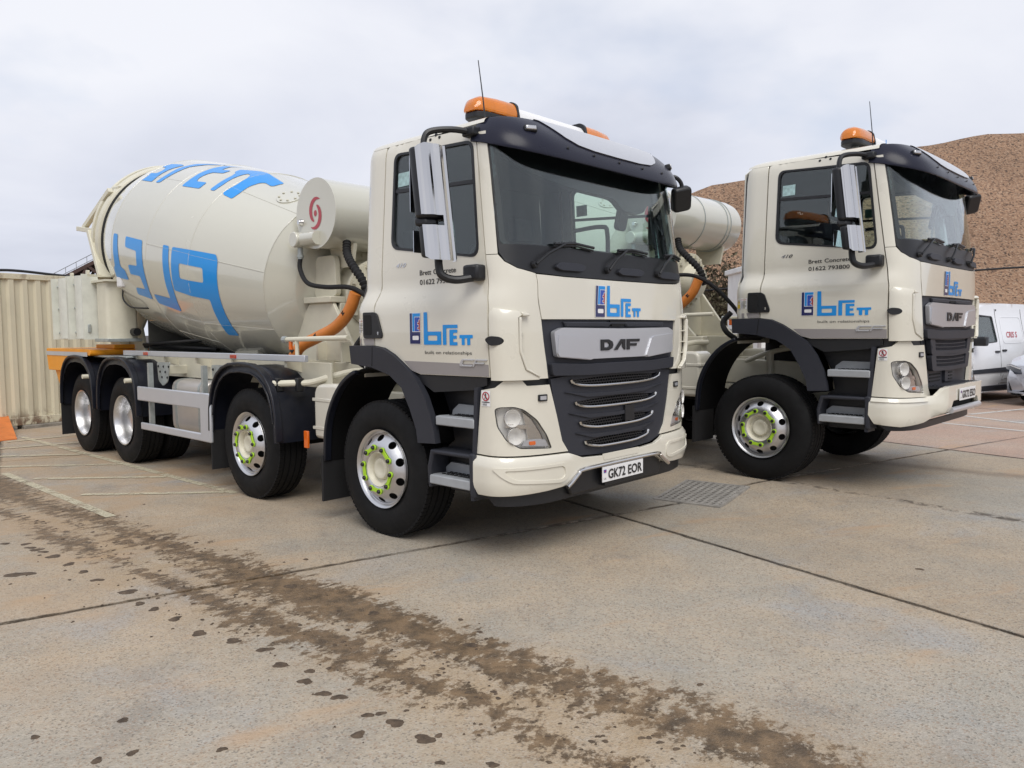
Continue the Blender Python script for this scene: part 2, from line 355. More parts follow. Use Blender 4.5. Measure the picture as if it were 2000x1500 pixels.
def concrete_material(name, base, warm, mud=True):
    m,N,L,P=newmat(name); g=NG(m); p=g.pos()
    X=g.xyz(p)
    def band(a,b,w,soft,wob=.05):
        """distance mask round the segment line a-b (infinite along)"""
        d=np.array(b)-np.array(a); d=d/np.linalg.norm(d); n=np.array([-d[1],d[0]])
        t=g.m_('ADD',g.m_('MULTIPLY',X[0],float(n[0])),g.m_('MULTIPLY_ADD',X[1],float(n[1]),float(-n@np.array(a))))
        wb=g.m_('MULTIPLY_ADD',g.noise(p,1.3,3),wob*2,-wob); t=g.m_('ABSOLUTE',g.m_('ADD',t,wb))
        al=g.m_('ADD',g.m_('MULTIPLY',X[0],float(d[0])),g.m_('MULTIPLY_ADD',X[1],float(d[1]),float(-d@np.array(a))))
        return g.ss(t,w+soft,w-soft),al
    big=g.noise(p,.55,5,.6); mid=g.noise(p,2.2,6,.65); fine=g.noise(p,38,3,.7); v1=g.voro(p,120,'Distance'); vcol=g.voro(p,120,'Color')
    col=g.mix(g.ss(big,.30,.62),base,warm)
    blue=g.ss(g.noise(g.scale(p,(1,1,1)),.8,4,.6,.4),.52,.72)
    col=g.mix(g.m_('MULTIPLY',blue,.65),col,(.30,.315,.325))
    dk=g.ss(g.noise(p,1.1,7,.72,.6),.51,.74); col=g.mix(g.m_('MULTIPLY',dk,.6),col,(.175,.162,.15))
    col=g.mix(1.0,col,g.m_('MULTIPLY_ADD',mid,.5,.76),'MULTIPLY')
    # exposed aggregate: pale and dark chips
    vc=g.xyz(vcol)
    col=g.mix(g.m_('MULTIPLY',g.ss(vc[0],.70,.95),.35),col,(.44,.415,.37))
    col=g.mix(g.m_('MULTIPLY',g.ss(vc[1],.86,.95),.6),col,(.13,.117,.10))
    col=g.mix(g.m_('MULTIPLY',g.ss(vc[2],.86,.94),.5),col,(.28,.19,.13))
    col=g.mix(1.0,col,g.m_('MULTIPLY_ADD',fine,.55,.74),'MULTIPLY')
    # rusty sand patches
    rs=g.ss(g.noise(g.scale(g.rot(p,R(-25)),(.8,2.6,1)),1.0,4,.6,.3),.575,.72); col=g.mix(g.m_('MULTIPLY',rs,.62),col,(.44,.29,.17))
    # sand washed over the left of the yard, dirt packed along the slab joints
    sand=g.m_('MULTIPLY',g.ss(X[0],-.9,-3.4),g.ss(g.noise(p,1.5,6,.7,.3),.36,.66)); col=g.mix(g.m_('MULTIPLY',sand,.6),col,(.40,.275,.165))
    def along(E,v,w):
        t=g.m_('ADD',g.m_('MULTIPLY',X[0],float(E[0])),g.m_('MULTIPLY_ADD',X[1],float(E[1]),-v)); t=g.m_('ABSOLUTE',g.m_('ADD',t,g.m_('MULTIPLY_ADD',g.noise(p,7,5,.7),.06,-.03)))
        return g.ss(t,w,w*.35)
    jm=g.m_('MAXIMUM',along(E1,4.2,.034),g.m_('MAXIMUM',along(E1,9.55,.05),along(E2,-4.9,.036))); jm=g.m_('MAXIMUM',jm,along(E1,-.22,.07))
    col=g.mix(g.m_('MULTIPLY',jm,g.m_('MULTIPLY_ADD',g.ss(g.noise(p,3.5,5,.7),.3,.65),.6,.25)),col,(.055,.040,.028))
    wet=None
    if mud:
        a,b=np.array(gpx(60,1020))+np.array([.64,.77])*.16,np.array(gpx(1260,1500))+np.array([.64,.77])*.16
        def tri(a,b,w):
            d=np.array(b)-np.array(a); d=d/np.linalg.norm(d); n=np.array([-d[1],d[0]])
            t=g.m_('ADD',g.m_('MULTIPLY',X[0],float(n[0])),g.m_('MULTIPLY_ADD',X[1],float(n[1]),float(-n@np.array(a))))
            t=g.m_('ADD',t,g.m_('MULTIPLY_ADD',g.noise(p,.9,2),.36,-.18))
            return g.m_('MAXIMUM',g.m_('SUBTRACT',1.0,g.m_('DIVIDE',g.m_('ABSOLUTE',t),w)),-1.2)
        n2=np.array([.64,.77])
        b1=tri(np.array(a)+n2*.19,np.array(b)+n2*.19,.20); b2_=tri(np.array(a)-n2*.20,np.array(b)-n2*.20,.16)
        lowf=g.noise(g.scale(g.rot(p,R(40)),(.30,.9,1)),1.5,3); tread=g.noise(g.scale(g.rot(p,R(40)),(1.25,.8,1)),11,5,.65,.2); hi=g.noise(p,42,4,.75)
        def mask(bb,bias): return g.ss(g.m_('ADD',g.m_('MULTIPLY_ADD',bb,.55,bias),g.m_('ADD',g.m_('MULTIPLY_ADD',lowf,2.3,-1.15),g.m_('ADD',g.m_('MULTIPLY_ADD',tread,2.6,-1.3),g.m_('MULTIPLY_ADD',hi,1.3,-.65)))),.12,.44)
        f=g.m_('MAXIMUM',mask(b1,.10),mask(b2_,-.04))
        f=g.m_('MULTIPLY',f,g.ss(g.m_('MAXIMUM',b1,b2_),-.75,-.25))
        halo,_=band(a,b,.45,.35,.14)
        col=g.mix(g.m_('MULTIPLY',halo,g.m_('MULTIPLY',g.ss(g.noise(p,5,6,.75),.3,.75),.8)),col,(.33,.235,.135))
        col=g.mix(g.m_('MULTIPLY',f,.9),col,g.mix(g.ss(g.noise(p,9,6,.7),.32,.68),(.052,.034,.019),(.20,.130,.070)))
        a2,b2=gpx(1300,905,.05),gpx(2000,1022,.05); f3,_=band(a2,b2,.05,.04,.05)
        f3=g.m_('MULTIPLY',f3,g.ss(g.noise(g.scale(g.rot(p,R(20)),(1,1,1)),7,4,.7),.47,.58)); col=g.mix(g.m_('MULTIPLY',f3,.8),col,(.045,.032,.022))
        a4,b4=gpx(1700,905,.05),gpx(2000,935,.05); f4,_=band(a4,b4,.12,.1,.06); col=g.mix(g.m_('MULTIPLY',f4,g.m_('MULTIPLY',g.noise(p,5,5,.7),.75)),col,(.12,.075,.045))
        wet=f
    oi=N.new('ShaderNodeObjectInfo'); col=g.mix(1.0,col,g.m_('MULTIPLY_ADD',oi.outputs['Random'],.14,.93),'MULTIPLY')
    L.new(col,P.inputs['Base Color'])
    rough=g.m_('MULTIPLY_ADD',mid,.2,.62)
    if wet is not None: rough=g.m_('SUBTRACT',rough,g.m_('MULTIPLY',wet,.22))
    g.put(P.inputs['Roughness'],rough); P.inputs['Specular IOR Level'].default_value=.35
    hgt=g.m_('ADD',g.m_('MULTIPLY',v1,.9),g.m_('MULTIPLY_ADD',fine,.6,g.m_('MULTIPLY',mid,.5)))
    bp=N.new('ShaderNodeBump'); bp.inputs['Strength'].default_value=.4; bp.inputs['Distance'].default_value=.007; L.new(hgt,bp.inputs['Height']); L.new(bp.outputs[0],P.inputs['Normal'])
    return m
M['concrete']=concrete_material('yard_concrete',(.34,.315,.265),(.385,.312,.225))
M['paving']=concrete_material('reddish_paving',(.40,.30,.235),(.37,.25,.19),mud=False)
M['earth']=mat('joint_dirt',(.045,.036,.030),.9,var=.4,vs=6,bump=.5,bs=30)
def worn_paint(name,col,keep):
    m,N,L,P=newmat(name); g=NG(m); p=g.pos()
    P.inputs['Base Color'].default_value=(*col,1); P.inputs['Roughness'].default_value=.6
    f=g.m_('MULTIPLY',g.ss(g.noise(p,5,8,.75),keep,keep+.16),1.0); f=g.m_('MAXIMUM',g.m_('MULTIPLY',f,.95),.0)
    f=g.m_('MULTIPLY',f,g.m_('MULTIPLY_ADD',g.ss(g.noise(p,60,3,.7),.35,.6),.35,.65))
    t=N.new('ShaderNodeBsdfTransparent'); x=N.new('ShaderNodeMixShader'); L.new(f,x.inputs[0]); L.new(t.outputs[0],x.inputs[1]); L.new(P.outputs[0],x.inputs[2]); L.new(x.outputs[0],N['Material Output'].inputs[0]); return m
M['paint_white']=worn_paint('worn_white_line_paint',(.60,.59,.55),.30)
M['paint_cream']=worn_paint('worn_cream_line_paint',(.55,.50,.36),.36)
def build_ground():
    mb=MB(); s=900; mb.add([(-s,-s,-.035),(s,-s,-.035),(s,s,-.035),(-s,s,-.035)],[(0,1,2,3)])
    g=obj('ground',mb,M['earth']); tag(g,kind='structure')
    al=[-10.9,-5.5,-.22,4.2,9.55,14.9,20.2,26,32]; be=[7.9,1.5,-4.9,-11.3,-17.7,-24.1,-31]
    for i in range(len(al)-1):
        for j in range(len(be)-1):
            a0,a1=al[i]+.017,al[i+1]-.017; b1,b0=be[j]-.015,be[j+1]+.015
            if al[i]>9 and be[j]<0: b1+=.27 if be[j]==-4.9 else 0; b0+=.27 if be[j+1]==-4.9 else 0
            c=E1*(a0+a1)/2+E2*(b0+b1)/2
            near=-4<c[0]<12 and c[1]<16; n=44 if near else 4; V=[];F=[]
            for u in range(n+1):
                for v in range(n+1):
                    p=E1*(a0+(a1-a0)*u/n)+E2*(b0+(b1-b0)*v/n); e=0 if 0<u<n and 0<v<n else -.003
                    if near and e: 
                        w=random.uniform(-.007,.010); p=p+(E1*(w if u==0 else -w if u==n else 0)+E2*(w if v==0 else -w if v==n else 0))
                    V.append((p[0],p[1],float(gz(p[0],p[1]))+e))
            for u in range(n):
                for v in range(n): k=u*(n+1)+v; F.append((k,k+1,k+n+2,k+n+1))
            rim=[u*(n+1) for u in range(n)]+[n*(n+1)+v for v in range(n)]+[u*(n+1)+n for u in range(n,0,-1)]+[v for v in range(n,0,-1)]
            k0=len(V); V+=[(V[r][0],V[r][1],-.04) for r in rim]; m=len(rim)
            F+=[(rim[k],rim[(k+1)%m],k0+(k+1)%m,k0+k) for k in range(m)]
            obj('concrete_slab',MB().add(V,F),M['paving'] if al[i]>9 else M['concrete'],g,smooth=30)
    def line(a,b,w=.10,m='paint_cream',lift=.004):
        a=np.array(a);b=np.array(b); d=(b-a)/np.linalg.norm(b-a); n=np.array([-d[1],d[0]])*w/2; k=max(1,int(np.linalg.norm(b-a)/.25)); V=[];F=[]
        for i in range(k+1):
            c=a+(b-a)*i/k
            for q in (c-n,c+n): V.append((q[0],q[1],float(gz(*q))+lift))
        for i in range(k): F.append((2*i,2*i+1,2*i+3,2*i+2))
        obj('painted_line',MB().add(V,F),M[m],g,smooth=0)
    line((-7.5,11.66),(-2.70,7.38),.085,'paint_cream',.0045); line((-5.71,8.55),(-3.42,6.45),.085,'paint_cream',.0045)
    for a,b in (((-6.6,9.76),(-5.6,9.88)),((-6.1,8.98),(-4.66,9.10)),((-5.17,8.20),(-3.76,8.26)),((-4.18,7.36),(-2.82,7.42)),((-7.35,11.1),(-6.74,11.82)),((-7.05,10.40),(-6.2,11.0))): line(a,b,.085,'paint_cream',.006)
    k=.956
    for a,b in (((7.0*k,16.8*k),(8.75*k,10.7*k)),((5.6*k,14.9*k),(8.3*k,10.3*k)),((8.2*k,13.7*k),(11.0*k,15.2*k))): line(a,b,.10,'paint_white',.0045)
    # mud blobs dropped by boots and tyres
    px=[(37,1122,52,9),(50,1063,18,4),(60,1070,22,4),(72,1074,25,5),(85,1078,20,4),(105,1087,30,6),(135,1102,22,6),(163,1117,20,6),(190,1133,22,6),(250,1156,40,8),(273,1179,20,7),(301,1190,22,7),(342,1209,24,9),(389,1237,30,10),(456,1252,32,9),(517,1269,30,9),(548,1299,38,9),(605,1311,18,9),(596,1331,26,12),(632,1355,28,11),(662,1362,28,11),(718,1397,22,10),(743,1394,20,8),(772,1412,36,15),(700,1435,28,13),(830,1444,44,16),(857,1437,16,8),(433,1464,18,10),(240,1407,24,9),(258,1471,22,11),(189,1486,24,12),(68,1440,20,8),(920,1260,26,9),(730,1198,24,8),(568,1145,22,8),(860,1490,18,9),(962,1494,26,10),(325,1051,18,5),(383,1060,10,3),(414,1219,6,4),(142,1215,5,3),(1797,1112,14,4),(10,1062,16,4)]
    for k in range(260):
        s=random.random(); u=60+1300*s+random.gauss(0,70); v=1040+450*s+random.gauss(0,55); r=random.choice((3,4,5,6,9))*(.6+s)
        if v>985: px.append((u,v,r,r*.4))
    mb=MB()
    for (u,v,w,h) in px:
        c=gpx(u,v); a=gpx(u-w/2,v); b=gpx(u,v-h/2); rx=abs(c[0]-a[0]); ry=abs(b[1]-c[1]); n=18; V=[(c[0],c[1],.005)]; ph=random.random()*6
        for ring,(s,z) in enumerate(((.6,.0045),(1.0,.001))):
            for k in range(n):
                t=2*PI*k/n; r=s*(1+.20*math.sin(2*t+ph)+.14*math.sin(3*t+2*ph)+random.uniform(-.12,.12)); V.append((c[0]+rx*r*math.cos(t),c[1]+ry*r*math.sin(t),z+float(gz(c[0],c[1]))))
        F=[(0,1+k,1+(k+1)%n) for k in range(n)]+[(1+k,1+n+k,1+n+(k+1)%n,1+(k+1)%n) for k in range(n)]
        mb.add(V,F)
    o=obj('mud_splashes',mb,mat('wet_mud',(.085,.058,.036),.75,var=.45,vs=25,bump=.6,bs=90),smooth=60); tag(o,'dark wet mud blobs scattered over the pale concrete','mud',kind='stuff')
    # drain
    cx,cy=1.765,7.075; zz=float(gz(cx,cy)); t=thing('drain_grate','rusty square iron drain grate set in the concrete before the trucks','drain',(cx,cy,zz),math.atan2(.73,.68)); t.rotation_euler=(0,-.0,math.atan2(.60,.38)-.08)
    iron=mat('weathered_iron',(.34,.32,.29),.6,metal=.3,var=.3,vs=12)
    # follow the slope of the slab
    ca,sa=math.cos(t.rotation_euler.z),math.sin(t.rotation_euler.z)
    def gg(u,v): return float(gz(cx+u*ca-v*sa,cy+u*sa+v*ca))-zz
    W,H=.34,.29
    slope_u=(gg(.3,0)-gg(-.3,0))/.6; slope_v=(gg(0,.25)-gg(0,-.25))/.5
    t.rotation_euler=(math.atan(slope_v),-math.atan(slope_u),t.rotation_euler.z)
    obj('pit',MB().box((-W,-H,.003),(W,H,.006)),M['darkgap'],t)
    obj('frame',MB().box((-W-.03,-H-.03,.002),(W+.03,-H,.022)).box((-W-.03,H,.002),(W+.03,H+.03,.022)).box((-W-.03,-H,.002),(-W,H,.0215)).box((W,-H,.002),(W+.03,H,.0215)),iron,t)
    nb=13
    bm_=MB().box((-.010,-H,.004),(.010,H,.020)).mesh('bar',0); 
    for k in range(nb): obj('bar',bm_,iron,t,loc=(-W+(k+.5)*2*W/nb,0,0))
    bm2=MB().box((-W,-.014,.003),(W,.014,.019)).mesh('cross_bar',0)
    for k in range(9): obj('cross_bar',bm2,iron,t,loc=(0,-H+(k+.5)*2*H/9,0))
build_ground()
# ------------------------------------------------------------------ stockpile
def build_hill():
    xs=np.linspace(-4,95,150); ys=np.linspace(21,75,95)
    top=lambda x: np.interp(x,[-2,2.5,5,8.2,10.8,14,18.8,20.3,21.2,22.3,24,30,45,70,92],[0,3.4,6.2,7.8,8.5,9.15,9.9,10.3,10.4,10.5,10.4,10.0,10.5,8,0])
    rng=np.random.RandomState(3); V=[];F=[]
    ph=rng.rand(12)*6
    for x in xs:
        for y in ys:
            h=float(top(x)); toe=36-h*1.28+.5*math.sin(x*.5+ph[0])+.25*math.sin(x*1.7+ph[1]); f=np.clip((y-toe)/(36-toe+1e-6),0,1) if y<36 else np.clip(1-(y-36)/26,0,1)
            z=h*(f**.95 if y<36 else f)+(.10*math.sin(x*.8+y*.5+ph[2])+.04*math.sin(x*2.1-y*1.3+ph[3])+rng.normal(0,.012))*min(1,f*4)*(1 if f>0 else 0)
            V.append((x,y,z-.05 if f<=0 else z))
    n=len(ys)
    for i in range(len(xs)-1):
        for j in range(n-1): F.append((i*n+j,(i+1)*n+j,(i+1)*n+j+1,i*n+j+1))
    m,N,L,P=newmat('brown_aggregate'); g=NG(m); p=g.pos()
    vc=g.xyz(g.voro(p,15,'Color')); vd=g.voro(p,15); big=g.noise(p,.35,5); fine=g.noise(p,22,4,.7)
    col=g.mix(vc[0],(.215,.125,.076),(.37,.23,.142)); col=g.mix(g.m_('MULTIPLY',g.ss(vc[1],.72,.9),.5),col,(.42,.30,.21)); col=g.mix(g.m_('MULTIPLY',g.ss(vc[2],.78,.92),.8),col,(.045,.028,.02))
    col=g.mix(1.0,col,g.m_('MULTIPLY_ADD',big,.6,.72),'MULTIPLY'); col=g.mix(1.0,col,g.m_('MULTIPLY_ADD',fine,.8,.6),'MULTIPLY')
    L.new(col,P.inputs['Base Color']); P.inputs['Roughness'].default_value=.9
    bp=N.new('ShaderNodeBump'); bp.inputs['Strength'].default_value=.6; bp.inputs['Distance'].default_value=.12; L.new(g.m_('ADD',vd,fine),bp.inputs['Height']); L.new(bp.outputs[0],P.inputs['Normal'])
    o=obj('stockpile',MB().add(V,F),m,smooth=60); tag(o,'big brown heap of crushed aggregate behind the right truck','stockpile',kind='stuff'); o['kind']='structure'
build_hill()
# ------------------------------------------------------------------ container, ramp, conveyor
def rusty(name,base,rust_lo=.66):
    m,N,L,P=newmat(name); g=NG(m); p=g.pos(); X=g.xyz(p)
    tc=N.new('ShaderNodeTexCoord').outputs['Object']; O=g.xyz(tc)
    col=g.mix(g.m_('MULTIPLY',g.ss(g.noise(g.scale(tc,(1,1,.22)),3.0,6,.65),.45,.75),.45),base,tuple(c*.62 for c in base))
    low=g.ss(O[2],.32,.04); hi=g.ss(O[2],2.25,2.5)
    n=g.noise(g.scale(tc,(1,1,.6)),6,6,.7,.4)
    rf=g.m_('MAXIMUM',g.m_('MULTIPLY',low,g.ss(n,.46,.6)),g.m_('MULTIPLY',hi,g.m_('MULTIPLY',g.ss(n,.52,.66),.55))); rf=g.m_('MAXIMUM',rf,g.ss(n,.74,.80))
    col=g.mix(g.m_('MULTIPLY',rf,.85),col,g.mix(g.noise(tc,25,3),(.16,.055,.02),(.05,.026,.016)))
    L.new(col,P.inputs['Base Color']); P.inputs['Roughness'].default_value=.55; return m
def build_left():
    m=rusty('cream_container_paint',(.60,.56,.42))
    ang=math.atan2(.854,.52); o0=Vector((-8.29,12.42,.06))
    t=thing('shipping_container','cream corrugated steel container with rusty lower rail behind the left truck','container',o0,ang)
    # local x along face; face at y=0, depth to +y
    P=[];x=-4.2; k=0
    while x<2.1:
        P+=[(x,.0),(x+.07,.0),(x+.105,.036),(x+.175,.036)]; x+=.21
    V=[(a,b,.12) for a,b in P]+[(a,b,2.42) for a,b in P]; n=len(P); F=[(i,i+1,n+i+1,n+i) for i in range(n-1)]
    obj('wall_panel',MB().add(V,F),m,t,smooth=0)
    obj('bottom_rail',MB().box((-4.25,-.012,0),(2.15,.05,.13)),m,t,bevel=.006); obj('top_rail',MB().box((-4.25,-.012,2.41),(2.15,.05,2.50)),m,t,bevel=.006)
    obj('corner_post',MB().box((2.1,-.02,-.005),(2.26,.12,2.51)),m,t,bevel=.01); obj('corner_post',MB().box((-4.36,-.02,-.005),(-4.2,.12,2.51)),m,t,bevel=.01)
    obj('roof',MB().box((-4.25,.05,2.46),(2.15,2.38,2.495)),m,t); obj('end_wall',MB().box((2.1,.12,.1),(2.15,2.38,2.46)),m,t); obj('rear_wall',MB().box((-4.25,2.38,.1),(2.15,2.42,2.46)),m,t)
    obj('lock_box',MB().box((-.42,-.06,1.05),(-.22,-.012,1.22)),M['galv'],t,bevel=.01)
    d=Vector((math.cos(ang),math.sin(ang),0)); nrm=Vector((math.sin(ang),-math.cos(ang),0))
    c=obj('roof_cable',MB().tube(bez([o0+d*-2.5+nrm*-.1+Vector((0,0,2.50)),o0+d*-.4+nrm*-.05+Vector((0,0,2.52)),o0+d*.3+nrm*-.02+Vector((0,0,2.55)),o0+d*1.1+nrm*-.06+Vector((0,0,2.515)),o0+d*2.0+nrm*-.2+Vector((0,0,2.515))],6),.022,8),M['black']); tag(c,'black cable lying along the top edge of the cream container','cable')
    blk=mat('old_concrete_block',(.22,.20,.17),.9,var=.3,vs=9,bump=.6,bs=25)
    for i,(s,w,l) in enumerate(((-.1,.30,'cracked concrete block under the left end of the container'),(.75,.45,'long concrete block under the middle of the container'),(1.75,.3,'concrete block under the container beside the orange tray'))):
        p=o0+d*s+nrm*.02; b=obj('support_block',MB().box((-w,-.05,-.10),(w,.25,.058)),blk,bevel=.015); b.location=(p.x,p.y,0); b.rotation_euler=(0,0,ang); tag(b,l,'block','blocks under the container')
    # ramp
    r=MB(); r.add([(-7.40,11.40,.012),(-8.55,9.9,.012),(-9.5,11.1,.24),(-8.27,12.55,.24),(-7.40,11.40,-.01),(-8.55,9.9,-.01),(-9.5,11.1,.215),(-8.27,12.55,.215)],[(0,1,2,3),(7,6,5,4),(0,4,5,1),(1,5,6,2),(2,6,7,3),(3,7,4,0)])
    o=obj('ramp_plate',r,mat('orange_painted_steel',(.60,.17,.035),.5,var=.2,vs=6,bump=.2,bs=40),bevel=.004); tag(o,'flat orange steel ramp plate in front of the cream container','ramp')
    # conveyor
    st=mat('rust_brown_steel',(.075,.042,.034),.8,var=.3,vs=5); ra=mat('pale_steel_rail',(.30,.30,.31),.6)
    cv=thing('conveyor','distant brown lattice conveyor gantry with handrail rising behind the container','conveyor',(-62,110,0))
    A=Vector((-16,0,2.2)); B=Vector((11.0,0,15.4)); u=(B-A).normalized(); L_=(B-A).length
    for y in (-1.1,1.1):
        obj('chord',MB().bar(A+Vector((0,y,0)),B+Vector((0,y,0)),.35,.5),st,cv); obj('chord',MB().bar(A+Vector((0,y,-2.0)),B+Vector((0,y,-2.0)),.3,.4),st,cv)
        k=0; s=0.2
        while s<L_-1.9:
            p=A+u*s+Vector((0,y,-2.0 if k%2 else 0)); q=A+u*(s+1.7)+Vector((0,y,0 if k%2 else -2.0)); obj('lattice_bar',MB().bar(p,q,.25,.34),st,cv); s+=1.7; k+=1
        obj('handrail',MB().tube([A+Vector((0,y,1.3)),B+Vector((0,y,1.3))],.045,6),ra,cv)
        s=.1
        while s<L_: obj('rail_post',MB().tube([A+u*s+Vector((0,y,.05)),A+u*s+Vector((0,y,1.3))],.04,5),ra,cv); s+=1.7
    obj('belt',MB().bar(A+Vector((0,0,.1)),B+Vector((0,0,.1)),2.0,.3),st,cv)
    for s in (.1,.95):
        p=A+u*L_*s; obj('trestle',MB().bar((p.x-1.2,0,0),(p.x,0,p.z-1.9),.5,.5).bar((p.x+1.2,0,0),(p.x,0,p.z-1.9),.5,.5),st,cv)
build_left()
# ------------------------------------------------------------------ bush, cabin, cable
def build_bush(cx,cy,w,h,label,seed):
    rnd=random.Random(seed); t=thing('bush',label,'bush',(cx,cy,0),0,'scrubby bushes before the stockpile'); twig=mat('bush_twigs',(.11,.08,.058),.9); leaf=mat('bush_leaves',(.075,.064,.034),.85,var=.5,vs=3)
    mb=MB()
    tips=[]
    for i in range(64):
        a=rnd.uniform(0,2*PI); r=rnd.uniform(.1,1)*w; e=Vector((r*math.cos(a),r*math.sin(a)*.7,h*(1-.55*(r/w)**2)*rnd.uniform(.6,1.02))); m_=Vector((e.x*.45+rnd.uniform(-.2,.2),e.y*.45,e.z*.55))
        P=bez([(rnd.uniform(-.3,.3),rnd.uniform(-.2,.2),0),m_,e],4); mb.tube(P,.03,5,rf=lambda q:.03*(1-q)+.006)
        for k in range(9):
            b=P[rnd.randint(3,len(P)-1)]; q=b+Vector((rnd.gauss(0,.28),rnd.gauss(0,.28),rnd.uniform(0,.45))); mb.tube([b,q],.008,4); tips.append(q); tips.append(b)
    obj('stem',mb,twig,t,recalc=False)
    lb=MB()
    for i in range(9000):
        b=tips[rnd.randrange(len(tips))]; c=b+Vector((rnd.gauss(0,.13),rnd.gauss(0,.13),rnd.gauss(0,.13)))
        if c.z<.05: continue
        n=Vector((rnd.gauss(0,1),rnd.gauss(0,1),rnd.gauss(0,1))).normalized(); u=n.orthogonal().normalized(); v=n.cross(u); s=rnd.uniform(.04,.085)
        lb.add([c-u*s,c+v*s*.5,c+u*s,c-v*s*.5],[(0,1,2,3)])
    obj('crown',lb,leaf,t,smooth=0,recalc=False)
def build_right_back():
    build_bush(6.05,22.5,1.7,3.7,'tangled brown green bush between the two cabs','b1' and 5)
    build_bush(8.6,23.6,1.6,2.9,'lower scrubby bush behind the right truck cab',9)
    wh=mat('white_cabin_paint',(.70,.71,.70),.5,var=.08,vs=3)
    t=thing('site_cabin','white site cabin standing behind the cab of the right truck','cabin',(5.12,15.9,.068),.0)
    for k in range(13): obj('wall_panel',MB().box((.002+k*.24,0,.1),(.236+k*.24,.04,2.75)),wh,t,bevel=.006)
    obj('wall_core',MB().box((.01,.03,.08),(3.1,2.4,2.75)),wh,t); obj('roof',MB().box((-.06,-.06,2.75),(3.18,2.46,2.87)),wh,t,bevel=.02); obj('skid',MB().box((0,0,0),(3.1,2.4,.08)),M['darkgap'],t); obj('corner_trim',MB().box((-.03,-.03,.08),(.03,.03,2.75)),M['greystrip'],t)
    pst=obj('cable_post',MB().tube([(21,21,0),(21,21,4.2)],.09,10,rf=lambda a:.1-.03*a),mat('timber_post',(.12,.09,.06),.9,var=.3)); tag(pst,'timber post carrying the cable at the right edge','post','cable posts')
    P=[Vector((5.2,22.0,2.65)),Vector((9,21.5,2.9)),Vector((12.9,20.9,3.12)),Vector((16,20.8,3.32)),Vector((20.93,21,3.9))]
    c=obj('overhead_cable',MB().tube(bez(P,8),.028,6),M['black']); tag(c,'black cable strung in front of the brown stockpile','cable')
    p2=obj('cable_post',MB().tube([(5.2,22.0,0),(5.2,22.0,3.1)],.06,8),bpy.data.materials['timber_post']); tag(p2,'thin timber post standing in the bush between the cabs','post','cable posts')
build_right_back()
# ------------------------------------------------------------------ truck: cab surface (x forward, y left, z up, origin on the ground under the front axle)
_b=np.concatenate([np.linspace(1,0.99,160)[:-1],np.linspace(.99,.8,160)[:-1],np.linspace(.8,0,160)])
_a=np.sqrt(np.maximum(0,1-_b**6)); CC=0.22
_S=np.concatenate([[0],np.cumsum(np.hypot(np.diff(_a)*CC,np.diff(_b)*1.15))]); SM=float(_S[-1])
def xc(z): return 1.14-0.115*np.clip((np.asarray(z,float)-1.9)/.9,0,1.4)
def hw(x,z):
    x=np.asarray(x,float); z=np.asarray(z,float); f=sm(.3,1.15,x)
    low=1.188-.02*f; up=1.108+.026*f
    lo=low-.018*sm(1.5,1.2,z)
    h=lo+(up-lo)*sm(1.72,1.89,z)
    top=np.interp(z,[2.0,2.86,2.93,2.975,3.0],[0,.058,.075,.115,.17])
    return h-top
def surf(q,z):
    q=np.asarray(q,float); z=np.broadcast_to(np.asarray(z,float),q.shape); sg=np.where(q<0,-1.,1.)
    t=SM-np.abs(q); A=np.interp(t,_S,_a); B=np.interp(t,_S,_b)
    x=np.where(t<0,xc(z)+t,xc(z)+CC*A)
    y=sg*hw(np.minimum(x,1.15),z)*B
    return np.stack([x,y,z],1)
def cabP(q,z,off):
    q=np.asarray(q,float); z=np.asarray(z,float); e=.004
    P=surf(q,z); a=surf(q+e,z)-surf(q-e,z); b=surf(q,z+e)-surf(q,z-e)
    n=np.cross(a,b); n/=np.linalg.norm(n,axis=1)[:,None]+1e-12
    return P+n*np.asarray(off)[...,None] if np.ndim(off) else P+n*off
def sideP(sg):
    def f(x,z,off):
        x=np.asarray(x,float); z=np.asarray(z,float); e=.004
        def s(x,z): return np.stack([x,sg*hw(x,z),z],1)
        P=s(x,z); a=s(x+e,z)-s(x-e,z); b=s(x,z+e)-s(x,z-e)
        n=np.cross(a,b)*(-sg); n/=np.linalg.norm(n,axis=1)[:,None]
        n*=np.where(n[:,1]*sg>0,1,-1)[:,None]
        return P+n*off
    return f
def xgap(z): return 1.172-.175*np.clip((z-1.72)/1.06,0,1.2)
def planeX(x): return lambda u,v,off: np.stack([np.full(len(u),x)+off,u,v],1)
def planeY(y,sg=-1): return lambda u,v,off: np.stack([u,np.full(len(u),y)+sg*off,v],1)

